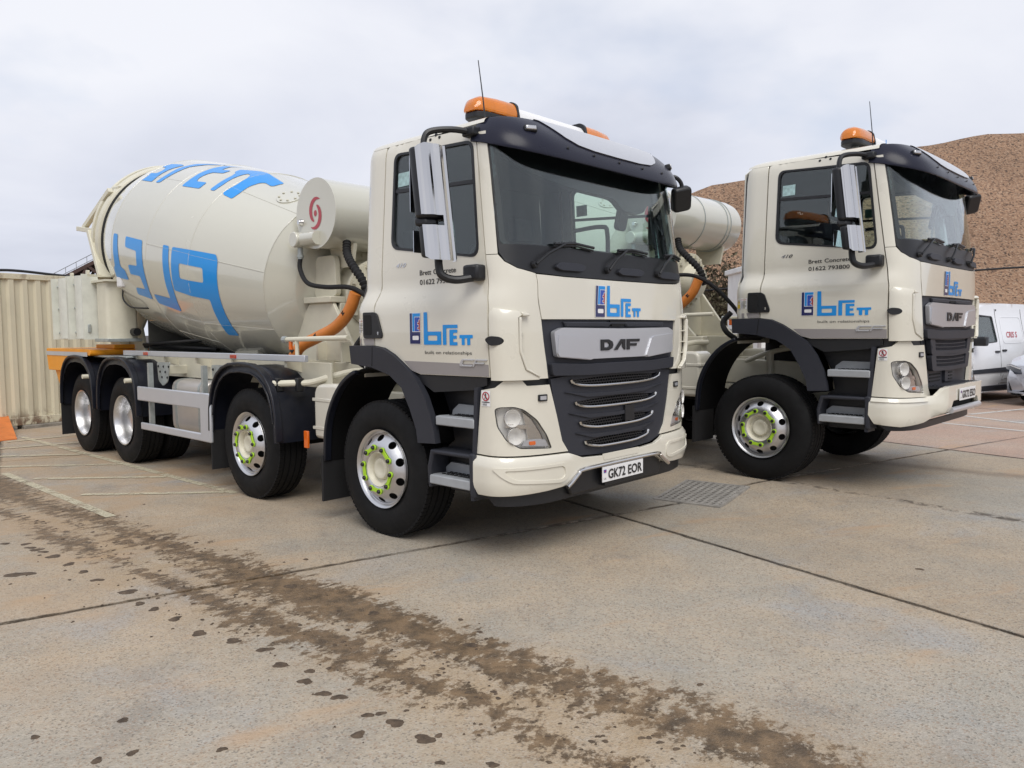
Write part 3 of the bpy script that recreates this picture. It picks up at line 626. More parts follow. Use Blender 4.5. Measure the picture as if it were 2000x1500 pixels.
LOGO={'b':([(0,0),(157,0),(157,125),(35,125),(32,310),(0,310)],[rpoly(rect(38,38,122,88),12)]),
 'r':([(172,0),(203,0),(203,155),(300,155),(300,187),(172,187)],[]),
 'e':([(230,-4),(298,-4),(298,26),(262,26),(262,56),(292,56),(292,86),(262,86),(262,112),(298,112),(298,142),(230,142)],[]),
 't':([(334,0),(360,0),(360,62),(380,62),(380,0),(406,0),(406,62),(428,62),(428,92),(316,92),(316,62),(334,62)],[])}
def logo_word(fn,u0,v0,w,h,off,mb,mi,flip=1,hh=.05):
    for k,(P,H) in LOGO.items():
        T=lambda Q:[(u0+flip*x/428*w,v0+y/310*h) for x,y in Q]
        panel(rpoly(T(P),.004,2) if w<1 else T(P),fn,[T(q) for q in H],h=hh,th=0,off=off,mb=mb,mi=mi)
def logo_emblem(fn,u0,v0,w,h,off,mb,mis,flip=1):
    """mis: white, navy, light blue, royal, red"""
    T=lambda Q:[(u0+flip*x/150*w,v0+y/312*h) for x,y in Q]
    def p(Q,mi,o,H=()): panel(T(Q),fn,[T(q) for q in H],h=.06,th=0,off=off+o,mb=mb,mi=mi)
    p(rect(-5,-5,152,317),mis[0],0)
    p([(0,0),(147,0),(147,120),(32,120),(32,312),(0,312)],mis[1],.001,[rpoly(rect(36,38,125,82),12)])
    p([(38,127),(66,127),(66,276),(146,276),(146,310),(38,310)],mis[2],.001)
    p([(71,127),(128,127),(128,146),(106,146),(106,170),(122,170),(122,192),(106,192),(106,222),(122,222),(122,246),(140,246),(140,270),(71,270)],mis[3],.001)
    p([(133,127),(146,127),(146,266),(143,266),(143,240),(127,240),(127,216),(111,216),(111,198),(127,198),(127,165),(111,165),(111,152),(133,152)],mis[4],.001)

DOOR=[(.006,2.945),(.006,1.452),(.13,1.436),(.24,1.388),(.33,1.33),(.41,1.275),(.50,1.252)]
WIN=rpoly([(.105,2.862),(.105,2.165),(1.062,2.035),(.958,2.815)],[.07,.08,.09,.07])
def shrink(P,d):
    c=np.mean(P,axis=0); return [tuple(c+(np.array(p)-c)*(1-d/np.linalg.norm(np.array(p)-c))) for p in P]

def build_cab(t):
    """parts shared by both trucks"""
    for sg in (-1,1):
        S=sideP(sg); near=sg<0
        gx=[(xgap(z)-.004,z) for z in (1.252,1.5,1.72,2.0,2.3,2.6,2.9)]
        outline=DOOR+gx
        door=obj('door',panel(outline,S,[WIN],h=.055,th=.03),M['cream'],t,bevel=.004)
        seal_in=shrink(WIN,.022)
        obj('window_seal',panel(shrink(WIN,-.004),S,[seal_in],h=.09,th=.02,off=.004),M['black'],door,bevel=.003)
        obj('window_pane',panel(shrink(WIN,.012),S,h=.1,th=.005,off=-.010),M['glass'],door)
        mb=MB(); 
        panel([(.12,2.60),(.12,2.575),(.985,2.53),(.98,2.555)],S,h=.2,th=.012,off=-.002,mb=mb)
        obj('window_divider',mb,M['black'],door)
        obj('window_sticker',panel(rect(.15,2.615,.275,2.715),S,h=.2,th=0,off=-.006),mat_sticker(),door)
        obj('door_trim',panel(outline,S,[WIN],h=.15,th=.004,off=-.036),M['cabin'],door)
        # lower grey strip
        obj('sill_strip',panel([(.335,1.345),(.415,1.275),(.50,1.256),(1.165,1.256),(1.165,1.335)],S,h=.1,th=.003,off=.003),M['greystrip'],door)
        # handle
        hb=obj('door_handle',panel(rpoly([(-.125,1.70),(.012,1.70),(.048,1.68),(.105,1.53),(.095,1.505),(-.112,1.505),(-.125,1.52)],.014,3),S,h=.06,th=.025,off=.014),M['black'],door,bevel=.006)
        obj('handle_recess',panel(rpoly(rect(-.108,1.53,-.02,1.68),.015,3),S,h=.06,th=.004,off=.0165),M['darkgap'],door)
        obj('door_lock',panel(rpoly(rect(.055,1.53,.07,1.555),.006,3),S,h=.06,th=.004,off=.018),M['chrome'],door)
        # lettering
        fl = 1 if near else -1
        def T(u): return u if near else None
        if near:
            mb=MB(); logo_emblem(S,.415,1.468,.112,.215,.003,mb,(0,1,2,3,4)); obj('emblem',mb,[M['white'],M['navy'],M['blue'],M['royal'],M['red']],door,smooth=0,recalc=False)
            mb=MB(); logo_word(S,.56,1.462,.475,.225,.003,mb,0); obj('logo_lettering',mb,M['blue'],door,smooth=0,recalc=False)
            mb=MB(); text('built on relationships',S,.565,1.398,.024,.455,.003,mb); obj('slogan_lettering',mb,M['ink'],door,smooth=0,recalc=False)
            mb=MB()
            for w_,u_,v_,l_ in (('Brett',.44,1.952,.128),('Concrete',.592,1.952,.243),('01622',.44,1.885,.163),('793800',.626,1.885,.199)):
                mb=MB(); text(w_,S,u_,v_,.037,l_,.003,mb,bold=.012); obj('phone_lettering',mb,M['ink'],door,smooth=0,recalc=False)
            mb=MB(); text('410',S,.17,2.022,.03,.115,.004,mb,bold=.03,shear=.35); obj('power_badge',mb,M['chrome'],door,smooth=0,recalc=False)
            mb=MB()
            for poly in ([(.0,.0),(.115,.0),(.12,.013),(.03,.013),(.022,.02),(.036,.05),(.045,.057),(.14,.057),(.145,.07),(.03,.07),(.016,.06),(-.004,.02)],
                         [(.12,.0),(.138,.0),(.15,.026),(.235,.026),(.24,.039),(.156,.039),(.165,.057),(.265,.057),(.27,.07),(.158,.07)]):
                panel([(.905+x*.95,1.318+y*.72) for x,y in poly],S,h=.06,th=.008,off=.010,mb=mb)
            obj('model_badge',mb,M['silver'],door,bevel=.002)
        else:
            mb=MB(); logo_emblem(S,.527,1.468,.112,.215,.003,mb,(0,1,2,3,4),flip=-1); obj('emblem',mb,[M['white'],M['navy'],M['blue'],M['royal'],M['red']],door,smooth=0,recalc=False)
            mb=MB(); logo_word(S,.39+.6,1.462,.475,.225,.003,mb,0,flip=-1); obj('logo_lettering',mb,M['blue'],door,smooth=0,recalc=False)
        # three little plugs above the window
        for a,b in ((.50,2.90),(.555,2.925),(.60,2.90)):
            obj('roof_plug',MB().lathe([(0,sg*.007),(.010,sg*.006),(.013,sg*-.004)],10,'Y',(a,sg*float(hw(a,b)),b)),M['black'],door)
        # rear quarter panel
        q=obj('rear_quarter_panel',panel([(-.006,2.945),(-.006,1.452),(-.285,1.45),(-.288,1.74),(-.245,1.86),(-.235,2.80),(-.215,2.90),(-.17,2.945)],lambda u,v,off,S=S,sg=sg: roundrear(S(u,v,off),u,v,sg),h=.05,th=.02),M['cream'],t,bevel=.004)
        obj('quarter_strip',panel([(-.006,1.505),(-.006,1.456),(-.28,1.454),(-.28,1.50)],lambda u,v,off,S=S,sg=sg: roundrear(S(u,v,off),u,v,sg),h=.1,th=.003,off=.003),M['greystrip'],q)
        if near:
            mb=MB(); S2=lambda u,v,off,S=S,sg=sg: roundrear(S(u,v,off),u,v,sg)
            panel(rect(-.215,1.545,-.135,1.65),S2,h=.1,th=0,off=.003,mb=mb,mi=0)
            panel(rect(-.268,1.545,-.218,1.65),S2,h=.1,th=0,off=.003,mb=mb,mi=0)
            panel([(-.263,1.60),(-.223,1.60),(-.243,1.645)],S2,h=.1,th=0,off=.004,mb=mb,mi=1)
            panel(rect(-.264,1.55,-.222,1.592),S2,h=.1,th=0,off=.004,mb=mb,mi=1)
            text('!',S2,-.247,1.606,.024,.009,.005,mb,2,bold=.03)
            text('SEAL-ON',S2,-.21,1.630,.012,.068,.004,mb,3)
            for k in range(6): panel(rect(-.208,1.553+.012*k,-.208+(.066 if k%3 else .05),1.557+.012*k),S2,h=.1,th=0,off=.004,mb=mb,mi=2)
            obj('warning_label',mb,[M['white'],M['yellow'],M['ink'],M['crimson']],q,smooth=0,recalc=False)
        # corner panel with air deflector
        gq=lambda z: float(xgap(z)+.006-xc(z)-SM)
        L=[(gq(z),z) for z in (1.235,1.5,1.72,1.9,2.045)]
        cp=L+[(-1.153,2.045),(-1.115,2.0),(-1.033,1.958),(-.893,1.928),(-.863,1.774),(-.828,1.623),(-.79,1.35),(-.778,1.235)]
        flip=lambda P:[( -sg*-1*u if False else (u if near else -u),v) for u,v in P]
        corner=obj('corner_panel',panel(flip(cp),cabP,h=.05,th=.02),M['cream'],t,bevel=.004)
        dfl=[(gq(1.23)+.002,1.232),(gq(1.66)+.002,1.66),(-1.175,1.70),(-1.02,1.678),(-1.0,1.655),(-1.025,1.64),(-1.022,1.42),(-.99,1.30),(-.885,1.245),(-.885,1.232)]
        d=obj('air_deflector',panel(flip(dfl),lambda u,v,off: cabP(u,v,off+.032*sm(1.72,1.66,v)*sm(-1.235,-1.12,-np.abs(u))),h=.04,th=.03,off=.004),M['cream'],t,bevel=.008,seg=3)
        lip=[(-1.0,1.672),(-.945,1.662),(-.945,1.648),(-.992,1.645)]
        obj('deflector_lip',panel(flip(lip),cabP,h=.03,th=.04,off=.035),M['cream'],d,bevel=.006)
        edge=[(-1.022,1.64),(-1.006,1.64),(-1.004,1.42),(-.972,1.31),(-.885,1.258),(-.885,1.245),(-.985,1.298),(-1.022,1.42)]
        obj('deflector_edge',panel(flip(edge),cabP,h=.03,th=.03,off=.046),M['cream'],d,bevel=.006)
        for zz in (1.36,1.45,1.54):
            obj('vent_slat',panel(flip(rect(-1.02,zz,-.985,zz+.008)),cabP,h=.05,th=.03,off=.028),M['cream'],d)
        obj('repeater_lamp',panel(flip(rpoly([(-1.222,1.50),(-1.19,1.522),(-1.13,1.515),(-1.105,1.49),(-1.13,1.465),(-1.19,1.458)],.02,4)),cabP,h=.03,th=.03,off=.035),M['black'],corner,bevel=.008)
        # pillar
        pl=[(gq(z),z) for z in (2.05,2.3,2.6,2.86)]+[(-1.192,2.86),(-1.175,2.6),(-1.163,2.3),(-1.155,2.05)]
        obj('windscreen_pillar',panel(flip(pl),cabP,h=.05,th=.02),M['cream'],t,bevel=.004)
        obj('pillar_gap',panel(flip([(float(xgap(z)-.03-xc(z)-SM),z) for z in (1.25,1.72,2.3,2.86)]+[(float(xgap(z)+.03-xc(z)-SM),z) for z in (2.86,2.3,1.72,1.25)]),cabP,h=.1,th=.01,off=-.03),M['darkgap'],t)
        # headlight panel
        hp=[(-1.29,1.165),(-1.18,1.185),(-1.125,1.228),(-1.0,1.228),(-.965,1.192),(-.772,1.192),(-.704,.985),(-.648,.80),(-.585,.722),(-1.335,.742)]
        hl=rpoly([(-1.186,1.045),(-1.155,1.058),(-1.06,1.06),(-.99,1.04),(-.884,.965),(-.795,.854),(-.748,.759),(-1.02,.78),(-1.11,.835),(-1.17,.93)],.02,3)
        hpo=obj('headlight_panel',panel(flip(hp),cabP,[flip(hl)],h=.045,th=.03,off=.006),M['cream'],t,bevel=.005)
        mb=MB(); panel(flip(shrink(hl,-.012)),cabP,h=.08,th=.01,off=-.048,mb=mb)
        lamp=obj('headlight',mb,M['lampback'],t)
        obj('bezel',panel(flip(shrink(hl,-.004)),cabP,[flip(shrink(hl,.006))],h=.06,th=.010,off=.004),M['black'],lamp)
        obj('lamp_wall',panel(flip(shrink(hl,-.010)),cabP,[flip(shrink(hl,-.004))],h=.06,th=.05,off=-.004),M['lampback'],lamp)
        obj('lens_cover',panel(flip(shrink(hl,.006)),cabP,h=.05,th=.004,off=.010),M['lens'],lamp)
        obj('mirror_panel',panel(flip([(-.985,1.035),(-.90,.965),(-.82,.86),(-.79,.80),(-.93,.80),(-.955,.92)]),cabP,h=.06,th=.01,off=-.028),M['chrome'],lamp,bevel=.004)
        for (qc,zc,rr) in ((-1.075,.985,.058),(-1.055,.865,.056)):
            c=cabP([ -abs(qc)*(1 if near else -1)],[zc],-.016)[0]
            mb=MB(); mb.lathe([(rr,.03),(rr*.96,.012),(rr*.75,-.02),(rr*.4,-.036),(0,-.04)],24,'X'); 
            o=obj('reflector',mb,M['lampback'],lamp); o.location=c; o.rotation_euler=(0,0,(-.35 if near else .35))
            mb=MB(); mb.lathe([(rr*1.06,.020),(rr*1.05,.026),(rr*1.0,.026),(rr*1.0,.015)],24,'X'); o=obj('reflector_ring',mb,M['chrome'],lamp); o.location=c; o.rotation_euler=(0,0,(-.35 if near else .35))
        obj('lamp_brow',panel(flip([(-1.12,.925),(-1.10,.945),(-.93,.93),(-.86,.90),(-.88,.885),(-.95,.905),(-1.08,.915)]),cabP,h=.05,th=.03,off=-.02),M['chrome'],lamp,bevel=.004)
        obj('indicator',panel(flip(rpoly([(-1.0,.795),(-.97,.83),(-.80,.825),(-.765,.775)],.008,3)),cabP,h=.05,th=.02,off=-.01),M['silver'],lamp)
        obj('indicator_bulb',panel(flip(rpoly(rect(-.94,.797,-.89,.822),.008,3)),cabP,h=.05,th=.006,off=-.004),M['orangelens'],lamp)
        obj('marker_lamp',panel(flip(rpoly(rect(-.877,1.085,-.80,1.13),.006,3)),cabP,h=.05,th=.014,off=.016),M['black'],hpo,bevel=.003)
        obj('marker_lens',panel(flip(rpoly(rect(-.865,1.095,-.812,1.12),.004,3)),cabP,h=.05,th=.004,off=.019),M['silver'],hpo)
        if near:
            mb=MB(); panel(rect(-1.285,1.062,-1.21,1.165),cabP,h=.05,th=0,off=.009,mb=mb)
            c0=(-1.247,1.127)
            ring=[(c0[0]+.031*math.cos(a),c0[1]+.031*math.sin(a)) for a in np.linspace(0,2*PI,25)[:-1]]
            ring2=[(c0[0]+.024*math.cos(a),c0[1]+.024*math.sin(a)) for a in np.linspace(0,2*PI,25)[:-1]]
            panel(ring,cabP,[ring2],h=.05,th=0,off=.0105,mb=mb,mi=1)
            panel([(c0[0]+x,c0[1]+y) for x,y in ((-.018,.022),(-.022,.018),(.018,-.022),(.022,-.018))],cabP,h=.05,th=0,off=.0115,mb=mb,mi=1)
            panel([(c0[0]+x,c0[1]+y) for x,y in ((-.004,.02),(.004,.02),(.006,.004),(.010,-.02),(.005,-.02),(.0,-.004),(-.006,-.02),(-.011,-.02),(-.006,.004))],cabP,h=.05,th=0,off=.010,mb=mb,mi=2)
            panel(rect(-1.28,1.086,-1.215,1.092),cabP,h=.05,th=0,off=.0105,mb=mb,mi=2)
            for k in range(3): panel(rect(-1.275,1.068+k*.005,-1.235,1.070+k*.005),cabP,h=.05,th=0,off=.0105,mb=mb,mi=2)
            obj('prohibition_label',mb,[M['white'],M['crimson'],M['ink']],hpo,smooth=0,recalc=False)
        # black gap filler under corner panel
        obj('panel_gap',panel(flip(rect(-1.30,1.15,-.70,1.26)),cabP,h=.08,th=.01,off=-.035),M['black'],t)
        # wheel arch trim
        outer=[(-.288,1.449),(.006,1.448),(.13,1.432),(.24,1.384),(.33,1.326),(.41,1.271),(.475,1.22),(.56,1.10),(.62,.97),(.655,.86),(.668,.775)]
        inner=[(.485,.765),(.47,.86),(.405,1.0),(.315,1.15),(.175,1.24),(-.03,1.29),(-.285,1.312)]
        obj('wheel_arch_trim',panel(outer+inner,S,h=.045,th=.05,off=.028),M['charcoal'],t,bevel=.014,seg=3)
        obj('arch_joint',panel([(.0,1.447),(.006,1.447),(-.018,1.30),(-.026,1.30)],S,h=.08,th=.004,off=.0295),M['darkgap'],t)
        # wheel well liner
        path=[(.50,.74),(.48,.90),(.40,1.06),(.26,1.2),(.05,1.28),(-.2,1.27),(-.42,1.17),(-.58,1.0),(-.68,.78),(-.71,.5)]
        path=spl(path,4)
        obj('wheel_well',MB().band(path,sg*1.17,sg*.62,.012),M['liner'],t)
        rear=[p for p in path if p[0]<-.25]
        obj('mudguard',MB().band([(x-.004,z+.008) for x,z in rear],sg*1.20,sg*1.135,.03),M['guard'],t,bevel=.006)
        obj('mudflap',MB().prism([(-.73,.55),(-.70,.55),(-.705,.17),(-.73,.17)],sg*1.205,sg*.82,lambda u,v,w:(u,w,v)),M['rubber'],t)
        # step well
        w=obj('step_well',panel([(.50,1.248),(1.10,1.248),(1.13,1.16),(1.06,.74),(1.02,.42),(.62,.42),(.60,.74),(.665,.78),(.62,.97),(.55,1.12)],planeY(sg*1.0,sg),h=.1,th=.03),M['black'],t)
        obj('step_well_top',panel([(.48,1.20),(.44,1.246),(1.13,1.246),(1.13,1.20),(1.0,1.16),(.62,1.13)],S,h=.05,th=.12,off=-.012),M['black'],t,bevel=.01)
        obj('step_well_side',MB().prism([(1.045,1.18),(1.075,1.18),(1.03,.42),(1.0,.42)],sg*1.172,sg*1.0,lambda u,v,w:(u,w,v)),M['charcoal'],t)
        for (za,xa,xb,nm) in ((1.0,.66,1.04,'step'),(.58,.575,1.0,'step')):
            mb=MB(); yo=1.178
            mb.prism([(xa,-yo),(xb,-yo),(xb,-1.0),(xa+.05,-1.0)],za-.095,za-.03,lambda u,v,w:(u,-sg*v,w))
            o=obj('step',mb,M['step'],t,bevel=.008)
            mb=MB(); mb.prism([(xa+.008,-1.155),(xb,-1.135),(xb,-1.0),(xa+.06,-1.0)],za-.03,za-.028,lambda u,v,w:(u,-sg*v,w)); 
            obj('tread_plate',mb,M['step'],o)
            mb=MB()
            for i in range(7):
                for j in range(3): mb.box((xa+.075+i*.042+(j%2)*.012,sg*(1.11-j*.04)-.007,za-.0285),(xa+.105+i*.042+(j%2)*.012,sg*(1.11-j*.04)+.007,za-.022))
            obj('tread_ribs',mb,M['darkgap'],o)
            mb=MB(); mb.prism([(xa+.012,za-.03),(xb,za-.03),(xb,za+.04),(xa+.08,za+.045),(xa+.02,za+.0)],sg*1.03,sg*1.0,lambda u,v,w:(u,w,v)); obj('step_back',mb,M['step'],o)
        obj('step_box',MB().prism([(.565,.60),(.60,.73),(1.06,.73),(1.06,.70),(.63,.70),(.60,.60),(.60,.46),(.575,.455)],sg*1.18,sg*1.0,lambda u,v,w:(u,w,v)),M['charcoal'],t,bevel=.012)
        obj('step_box_end',MB().prism([(1.0,.74),(1.05,.74),(1.05,.44),(1.005,.46)],sg*1.19,sg*1.0,lambda u,v,w:(u,w,v)),M['charcoal'],t,bevel=.012)
        obj('side_reflector',MB().box((.44,sg*1.18-.004,.93),(.475,sg*1.18+.004,1.02)),M['silver'],t,bevel=.003)
        # mirrors
        def mp(P): return [(x,-sg*y,z) for x,y,z in P]
        prof=[(.868,-1.508),(.90,-1.478),(.925,-1.42),(.935,-1.36),(.925,-1.30),(.90,-1.265),(.855,-1.252)]
        hs=obj('mirror_housing',None or mirror_housing(sg),M['black'],t,bevel=.02,seg=3)
        up=[(0,2.285),(0,2.74)]
        mb=MB(); guard_mesh(mb,prof,sg)
        obj('mirror_guard',mb,M['chrome'],hs)
        obj('mirror_glass',MB().box((.788,min(sg*1.29,sg*1.48),2.32),(.792,max(sg*1.29,sg*1.50),2.68)),M['mirror'],hs)
        obj('mirror_glass',MB().box((.815,min(sg*1.29,sg*1.48),2.06),(.819,max(sg*1.29,sg*1.50),2.2)),M['mirror'],hs)
        obj('mirror_arm',MB().tube(bez(mp([(.965,-1.06,2.862),(.90,-1.2,2.872),(.83,-1.33,2.85),(.81,-1.37,2.80),(.81,-1.38,2.70)]),6),.021,8),M['black'],t)
        obj('arm_bracket',MB().box((.90,-.05,-.03),(1.01,.03,.03)),M['black'],t,bevel=.012,loc=(0,sg*1.075,2.865))
        obj('mirror_arm',MB().tube(bez(mp([(1.06,-1.19,1.90),(1.0,-1.29,1.885),(.955,-1.36,1.91),(.935,-1.37,1.97),(.93,-1.37,2.08)]),6),.027,10),M['black'],t)
        obj('arm_bracket',MB().box((.985,-.05,-.055),(1.125,.04,.05)),M['black'],t,bevel=.018,loc=(0,sg*1.165,1.935))
    # far-side kerb mirror hung from the pillar
    mb=MB(); mb.prism(rpoly(rect(-.085,-.105,.085,.105),.045,5),-.04,.04,lambda u,v,w:(w,u,v)); 
    o=obj('kerb_mirror',mb,M['black'],t,bevel=.02,loc=(1.22,1.13,2.66)); o.rotation_euler=(.25,.45,-.45)
    obj('kerb_mirror_arm',MB().tube(bez([(1.10,1.02,2.82),(1.19,1.06,2.84),(1.23,1.11,2.79),(1.23,1.13,2.70)],5),.018,8),M['black'],t)
    # front shell
    ft=mirror2([(0,1.918),(-.4,1.918),(-.62,1.918),(-.889,1.922),(-.859,1.774),(-.824,1.628),(-.4,1.622),(0,1.622)][::1]) if False else \
       [(-.889,1.923),(-.859,1.774),(-.824,1.628),(-.4,1.63),(0,1.632),(.4,1.63),(.824,1.628),(.859,1.774),(.889,1.923),(.62,1.914),(0,1.912),(-.62,1.914)]
    fp=obj('front_panel',panel(ft,cabP,h=.06,th=.025,off=.004),M['cream'],t,bevel=.006)
    mb=MB(); logo_emblem(cabP,-.272,1.648,.112,.222,.008,mb,(0,1,2,3,4)); obj('emblem',mb,[M['white'],M['navy'],M['blue'],M['royal'],M['red']],fp,smooth=0,recalc=False)
    mb=MB(); logo_word(cabP,-.135,1.652,.43,.222,.008,mb,0); obj('logo_lettering',mb,M['blue'],fp,smooth=0,recalc=False)
    gp=obj('grille_panel',panel([(-.82,1.632),(-.77,1.24),(.77,1.24),(.82,1.632)],cabP,h=.08,th=.02,off=-.012),M['charcoal'],t)
    obj('grille_brow',panel([(-.62,1.612),(-.60,1.578),(-.12,1.578),(-.09,1.595),(.09,1.595),(.12,1.578),(.60,1.578),(.62,1.612)],cabP,h=.08,th=.03,off=.012),M['charcoal'],gp,bevel=.008)
    obj('camera_recess',panel([(-.10,1.622),(-.07,1.582),(.07,1.582),(.10,1.622)],cabP,h=.08,th=.01,off=.008),M['darkgap'],gp)
    bd=rpoly([(-.738,1.545),(-.715,1.375),(-.36,1.345),(-.33,1.352),(.33,1.352),(.36,1.345),(.715,1.375),(.738,1.545),(.66,1.572),(0,1.565),(-.66,1.572)],.018,3)
    bp=obj('badge_plate',panel(bd,cabP,h=.05,th=.035,off=.030),M['silver'],t,bevel=.008,seg=3)
    for s in (-1,1):
        k=[(.70,1.525),(.44,1.505),(.40,1.49),(.335,1.362),(.36,1.35),(.70,1.378),(.715,1.40)]
        obj('badge_cheek',panel([(s*a,b) for a,b in k],cabP,h=.05,th=.02,off=.040),M['silver'],bp,bevel=.009,seg=3)
    mb=MB()
    for P,H in (([(-.243,1.408),(-.15,1.408),(-.105,1.425),(-.095,1.447),(-.105,1.47),(-.15,1.487),(-.243,1.487)],[[(-.205,1.43),(-.16,1.43),(-.138,1.447),(-.16,1.465),(-.205,1.465)]]),
                ([(-.085,1.408),(-.045,1.408),(.018,1.465),(.018,1.43),(.045,1.408),(.055,1.408),(.055,1.487),(.0,1.487)],[]),
                ([(.075,1.408),(.113,1.408),(.113,1.435),(.20,1.435),(.205,1.455),(.113,1.455),(.113,1.466),(.238,1.466),(.243,1.487),(.075,1.487)],[])):
        panel(P,cabP,H,h=.06,th=.006,off=.037,mb=mb)
    obj('badge_lettering',mb,M['ink'],bp)
    obj('grille_lip',panel(rpoly([(-.765,1.335),(-.755,1.25),(-.4,1.238),(.4,1.238),(.755,1.25),(.765,1.335),(.4,1.318),(-.4,1.318)],.02,3),cabP,h=.06,th=.05,off=.028),M['charcoal'],gp,bevel=.02,seg=3)
    # windscreen
    wsl=[(-1.19,2.86),(-1.163,2.44),(-1.151,2.10)]
    wso=wsl+[(1.151,2.10),(1.163,2.44),(1.19,2.86)]
    obj('windscreen',panel(rpoly([(-1.172,2.85),(-1.15,2.44),(-1.135,2.115),(1.135,2.115),(1.15,2.44),(1.172,2.85)],.04,4),cabP,h=.07,th=.006,off=-.004),M['ws'],t)
    inn=rpoly([(-1.135,2.80),(-1.115,2.44),(-1.098,2.125),(1.098,2.125),(1.115,2.44),(1.135,2.80)],.05,4)
    obj('windscreen_surround',panel(wso,cabP,[inn],h=.07,th=.02,off=-.009),M['black'],t)
    cl=[(-1.149,2.115),(-1.147,2.06),(-1.108,2.004),(-1.03,1.964),(-.889,1.933),(-.62,1.922),(0,1.920)]
    cw=cl+[(-a,b) for a,b in cl[::-1][1:]]
    cowl=obj('wiper_cowl',panel(cw,cabP,h=.06,th=.03,off=-.003),M['black'],t,bevel=.005)
    for qa,qb in ((-.72,-.38),(.0,.36),(.55,.95)):
        obj('cowl_grip',panel(rpoly([(qa,1.975),(qa+.06,1.955),(qb-.05,1.955),(qb,1.99),(qb-.07,2.01),(qa+.05,2.01)],.02,3),cabP,h=.06,th=.03,off=.022),M['charcoal'],cowl,bevel=.01)
    for q0,z0,q1,z1,qm,zm in ((-.90,1.985,-.28,2.145,-.72,2.12),(-.12,1.985,.42,2.15,.02,2.125),(.56,1.99,1.02,2.15,.68,2.13)):
        mb=MB(); p=lambda q,z,o: tuple(cabP([q],[z],o)[0])
        mb.tube([p(q0,z0,.03),p((q0+qm)/2,(z0+zm)/2,.05),p(qm+.1,zm+.012,.035)],.010,6)
        mb.tube([p(qm,zm+.01,.022),p((qm+q1)/2,(zm+z1)/2+.015,.022),p(q1,z1-.012,.020)],.011,6)
        mb.tube([p(qm,zm-.004,.014),p((qm+q1)/2,(zm+z1)/2,.014),p(q1,z1-.03,.012)],.008,6)
        mb.lathe([(0,.03),(.022,.028),(.026,0)],10,'X',p(q0,z0,.0))
        obj('wiper',mb,M['black'],t)
    # roof
    def roofP(x,v,off):
        e=np.clip(np.abs(v),0,1); zz=2.93+.115*(1-e**4)**.5*np.ones_like(x)-.03*sm(.2,1.0,x)*(1-e**4); y=np.sign(v)*e*float(hw(.3,2.93))*1.0
        xx=x-(.10*(np.maximum(0,(-x-.05)/.2))*0)
        zz=zz-.10*sm(-.08,-.235,x)**2*(1-e**4)
        kk=np.clip((-x-.13)/.16,0,1); y=y-np.sign(v)*e*.085*kk**2.2
        return np.stack([xx,y,zz+off],1)
    n=[math.copysign(1-(1-abs(k))**1.6,k) for k in np.linspace(-1,1,33)]; V=[];F=[]
    xs=[-.235,-.225,-.2,-.16,-.1,0,.2,.5,.8,1.02]
    for x in xs: V+= [tuple(p) for p in roofP(np.full(33,x),np.array(n),0)]
    for i in range(len(xs)-1):
        for j in range(32): F.append((i*33+j,i*33+j+1,(i+1)*33+j+1,(i+1)*33+j))
    obj('roof',MB().add(V,F),M['cream'],t,smooth=50)
    rw=[(-1.07,1.2),(1.07,1.2),(1.07,1.8),(1.0,1.9),(.95,2.9),(.85,2.96),(-.85,2.96),(-.95,2.9),(-1.0,1.9),(-1.07,1.8)]
    obj('rear_wall',MB().prism(rw,-.30,-.285,lambda u,v,w:(w,u,v)),M['cream'],t)
    obj('rear_trim',MB().prism([(-1.09,1.3),(1.09,1.3),(1.05,2.0),(.985,2.86),(-.985,2.86),(-1.05,2.0)],-.262,-.25,lambda u,v,w:(w,u,v)),M['cabin'],t)
    for sg in (-1,1): obj('quarter_trim',panel([(0,2.9),(0,1.4),(-.25,1.4),(-.25,2.9)],sideP(sg),h=.2,th=.006,off=-.055),M['cabin'],t)
    # floor and interior
    obj('cab_floor',MB().box((-.28,-1.08,1.30),(1.16,1.08,1.34)),M['cabin'],t)
    obj('headliner',MB().box((-.25,-.97,2.85),(1.0,.97,2.88)),M['cabin'],t)
    obj('dashboard',panel([(-.98,1.55),(.98,1.55),(.99,1.97),(.5,2.02),(-.2,2.0),(-.3,2.05),(-.92,2.05),(-.99,1.97)],lambda u,v,off: np.stack([.82+off-.12*(u/1.0)**2,u,v],1),h=.1,th=.30,off=.42),M['cabin'],t)
    for y in (-.55,.58):
        mb=MB(); mb.box((-.02,y-.25,1.62),(.48,y+.25,1.78)); s_=obj('seat',mb,M['seat'],t,bevel=.05,seg=3)
        mb=MB(); mb.prism(rpoly([(-.06,1.74),(.08,1.74),(-.06,2.35),(-.17,2.35)],.04,3),y-.23,y+.23,lambda u,v,w:(u,w,v)); obj('backrest',mb,M['seat'],s_,bevel=.04,seg=3)
        mb=MB(); mb.prism(rpoly([(-.16,2.37),(-.06,2.37),(-.09,2.58),(-.17,2.58)],.03,3),y-.13,y+.13,lambda u,v,w:(u,w,v)); obj('headrest',mb,M['seat'],s_,bevel=.03,seg=3)
    mb=MB(); ring=[(0+.225*math.cos(a)*.55,-.55+.225*math.sin(a),0+.225*math.cos(a)*-.83) for a in np.linspace(0,2*PI,33)]
    mb.tube(ring,.016,8,cap=False); mb.tube([(0,-.55-.2,0),(0,-.55+.2,0)],.016,6); mb.tube([(0,-.55,0),(-.1,-.55,.16)],.016,6); mb.tube([(0,-.55,0),(.25,-.55,-.18)],.035,8)
    obj('steering_wheel',mb,M['black'],t,loc=(.62,0,2.02))
    obj('grab_rail',MB().tube(bez([(.62,.90,2.02),(.62,.9,2.40),(.55,.9,2.47),(.2,.95,2.47)],5),.02,8),M['seat'],t)
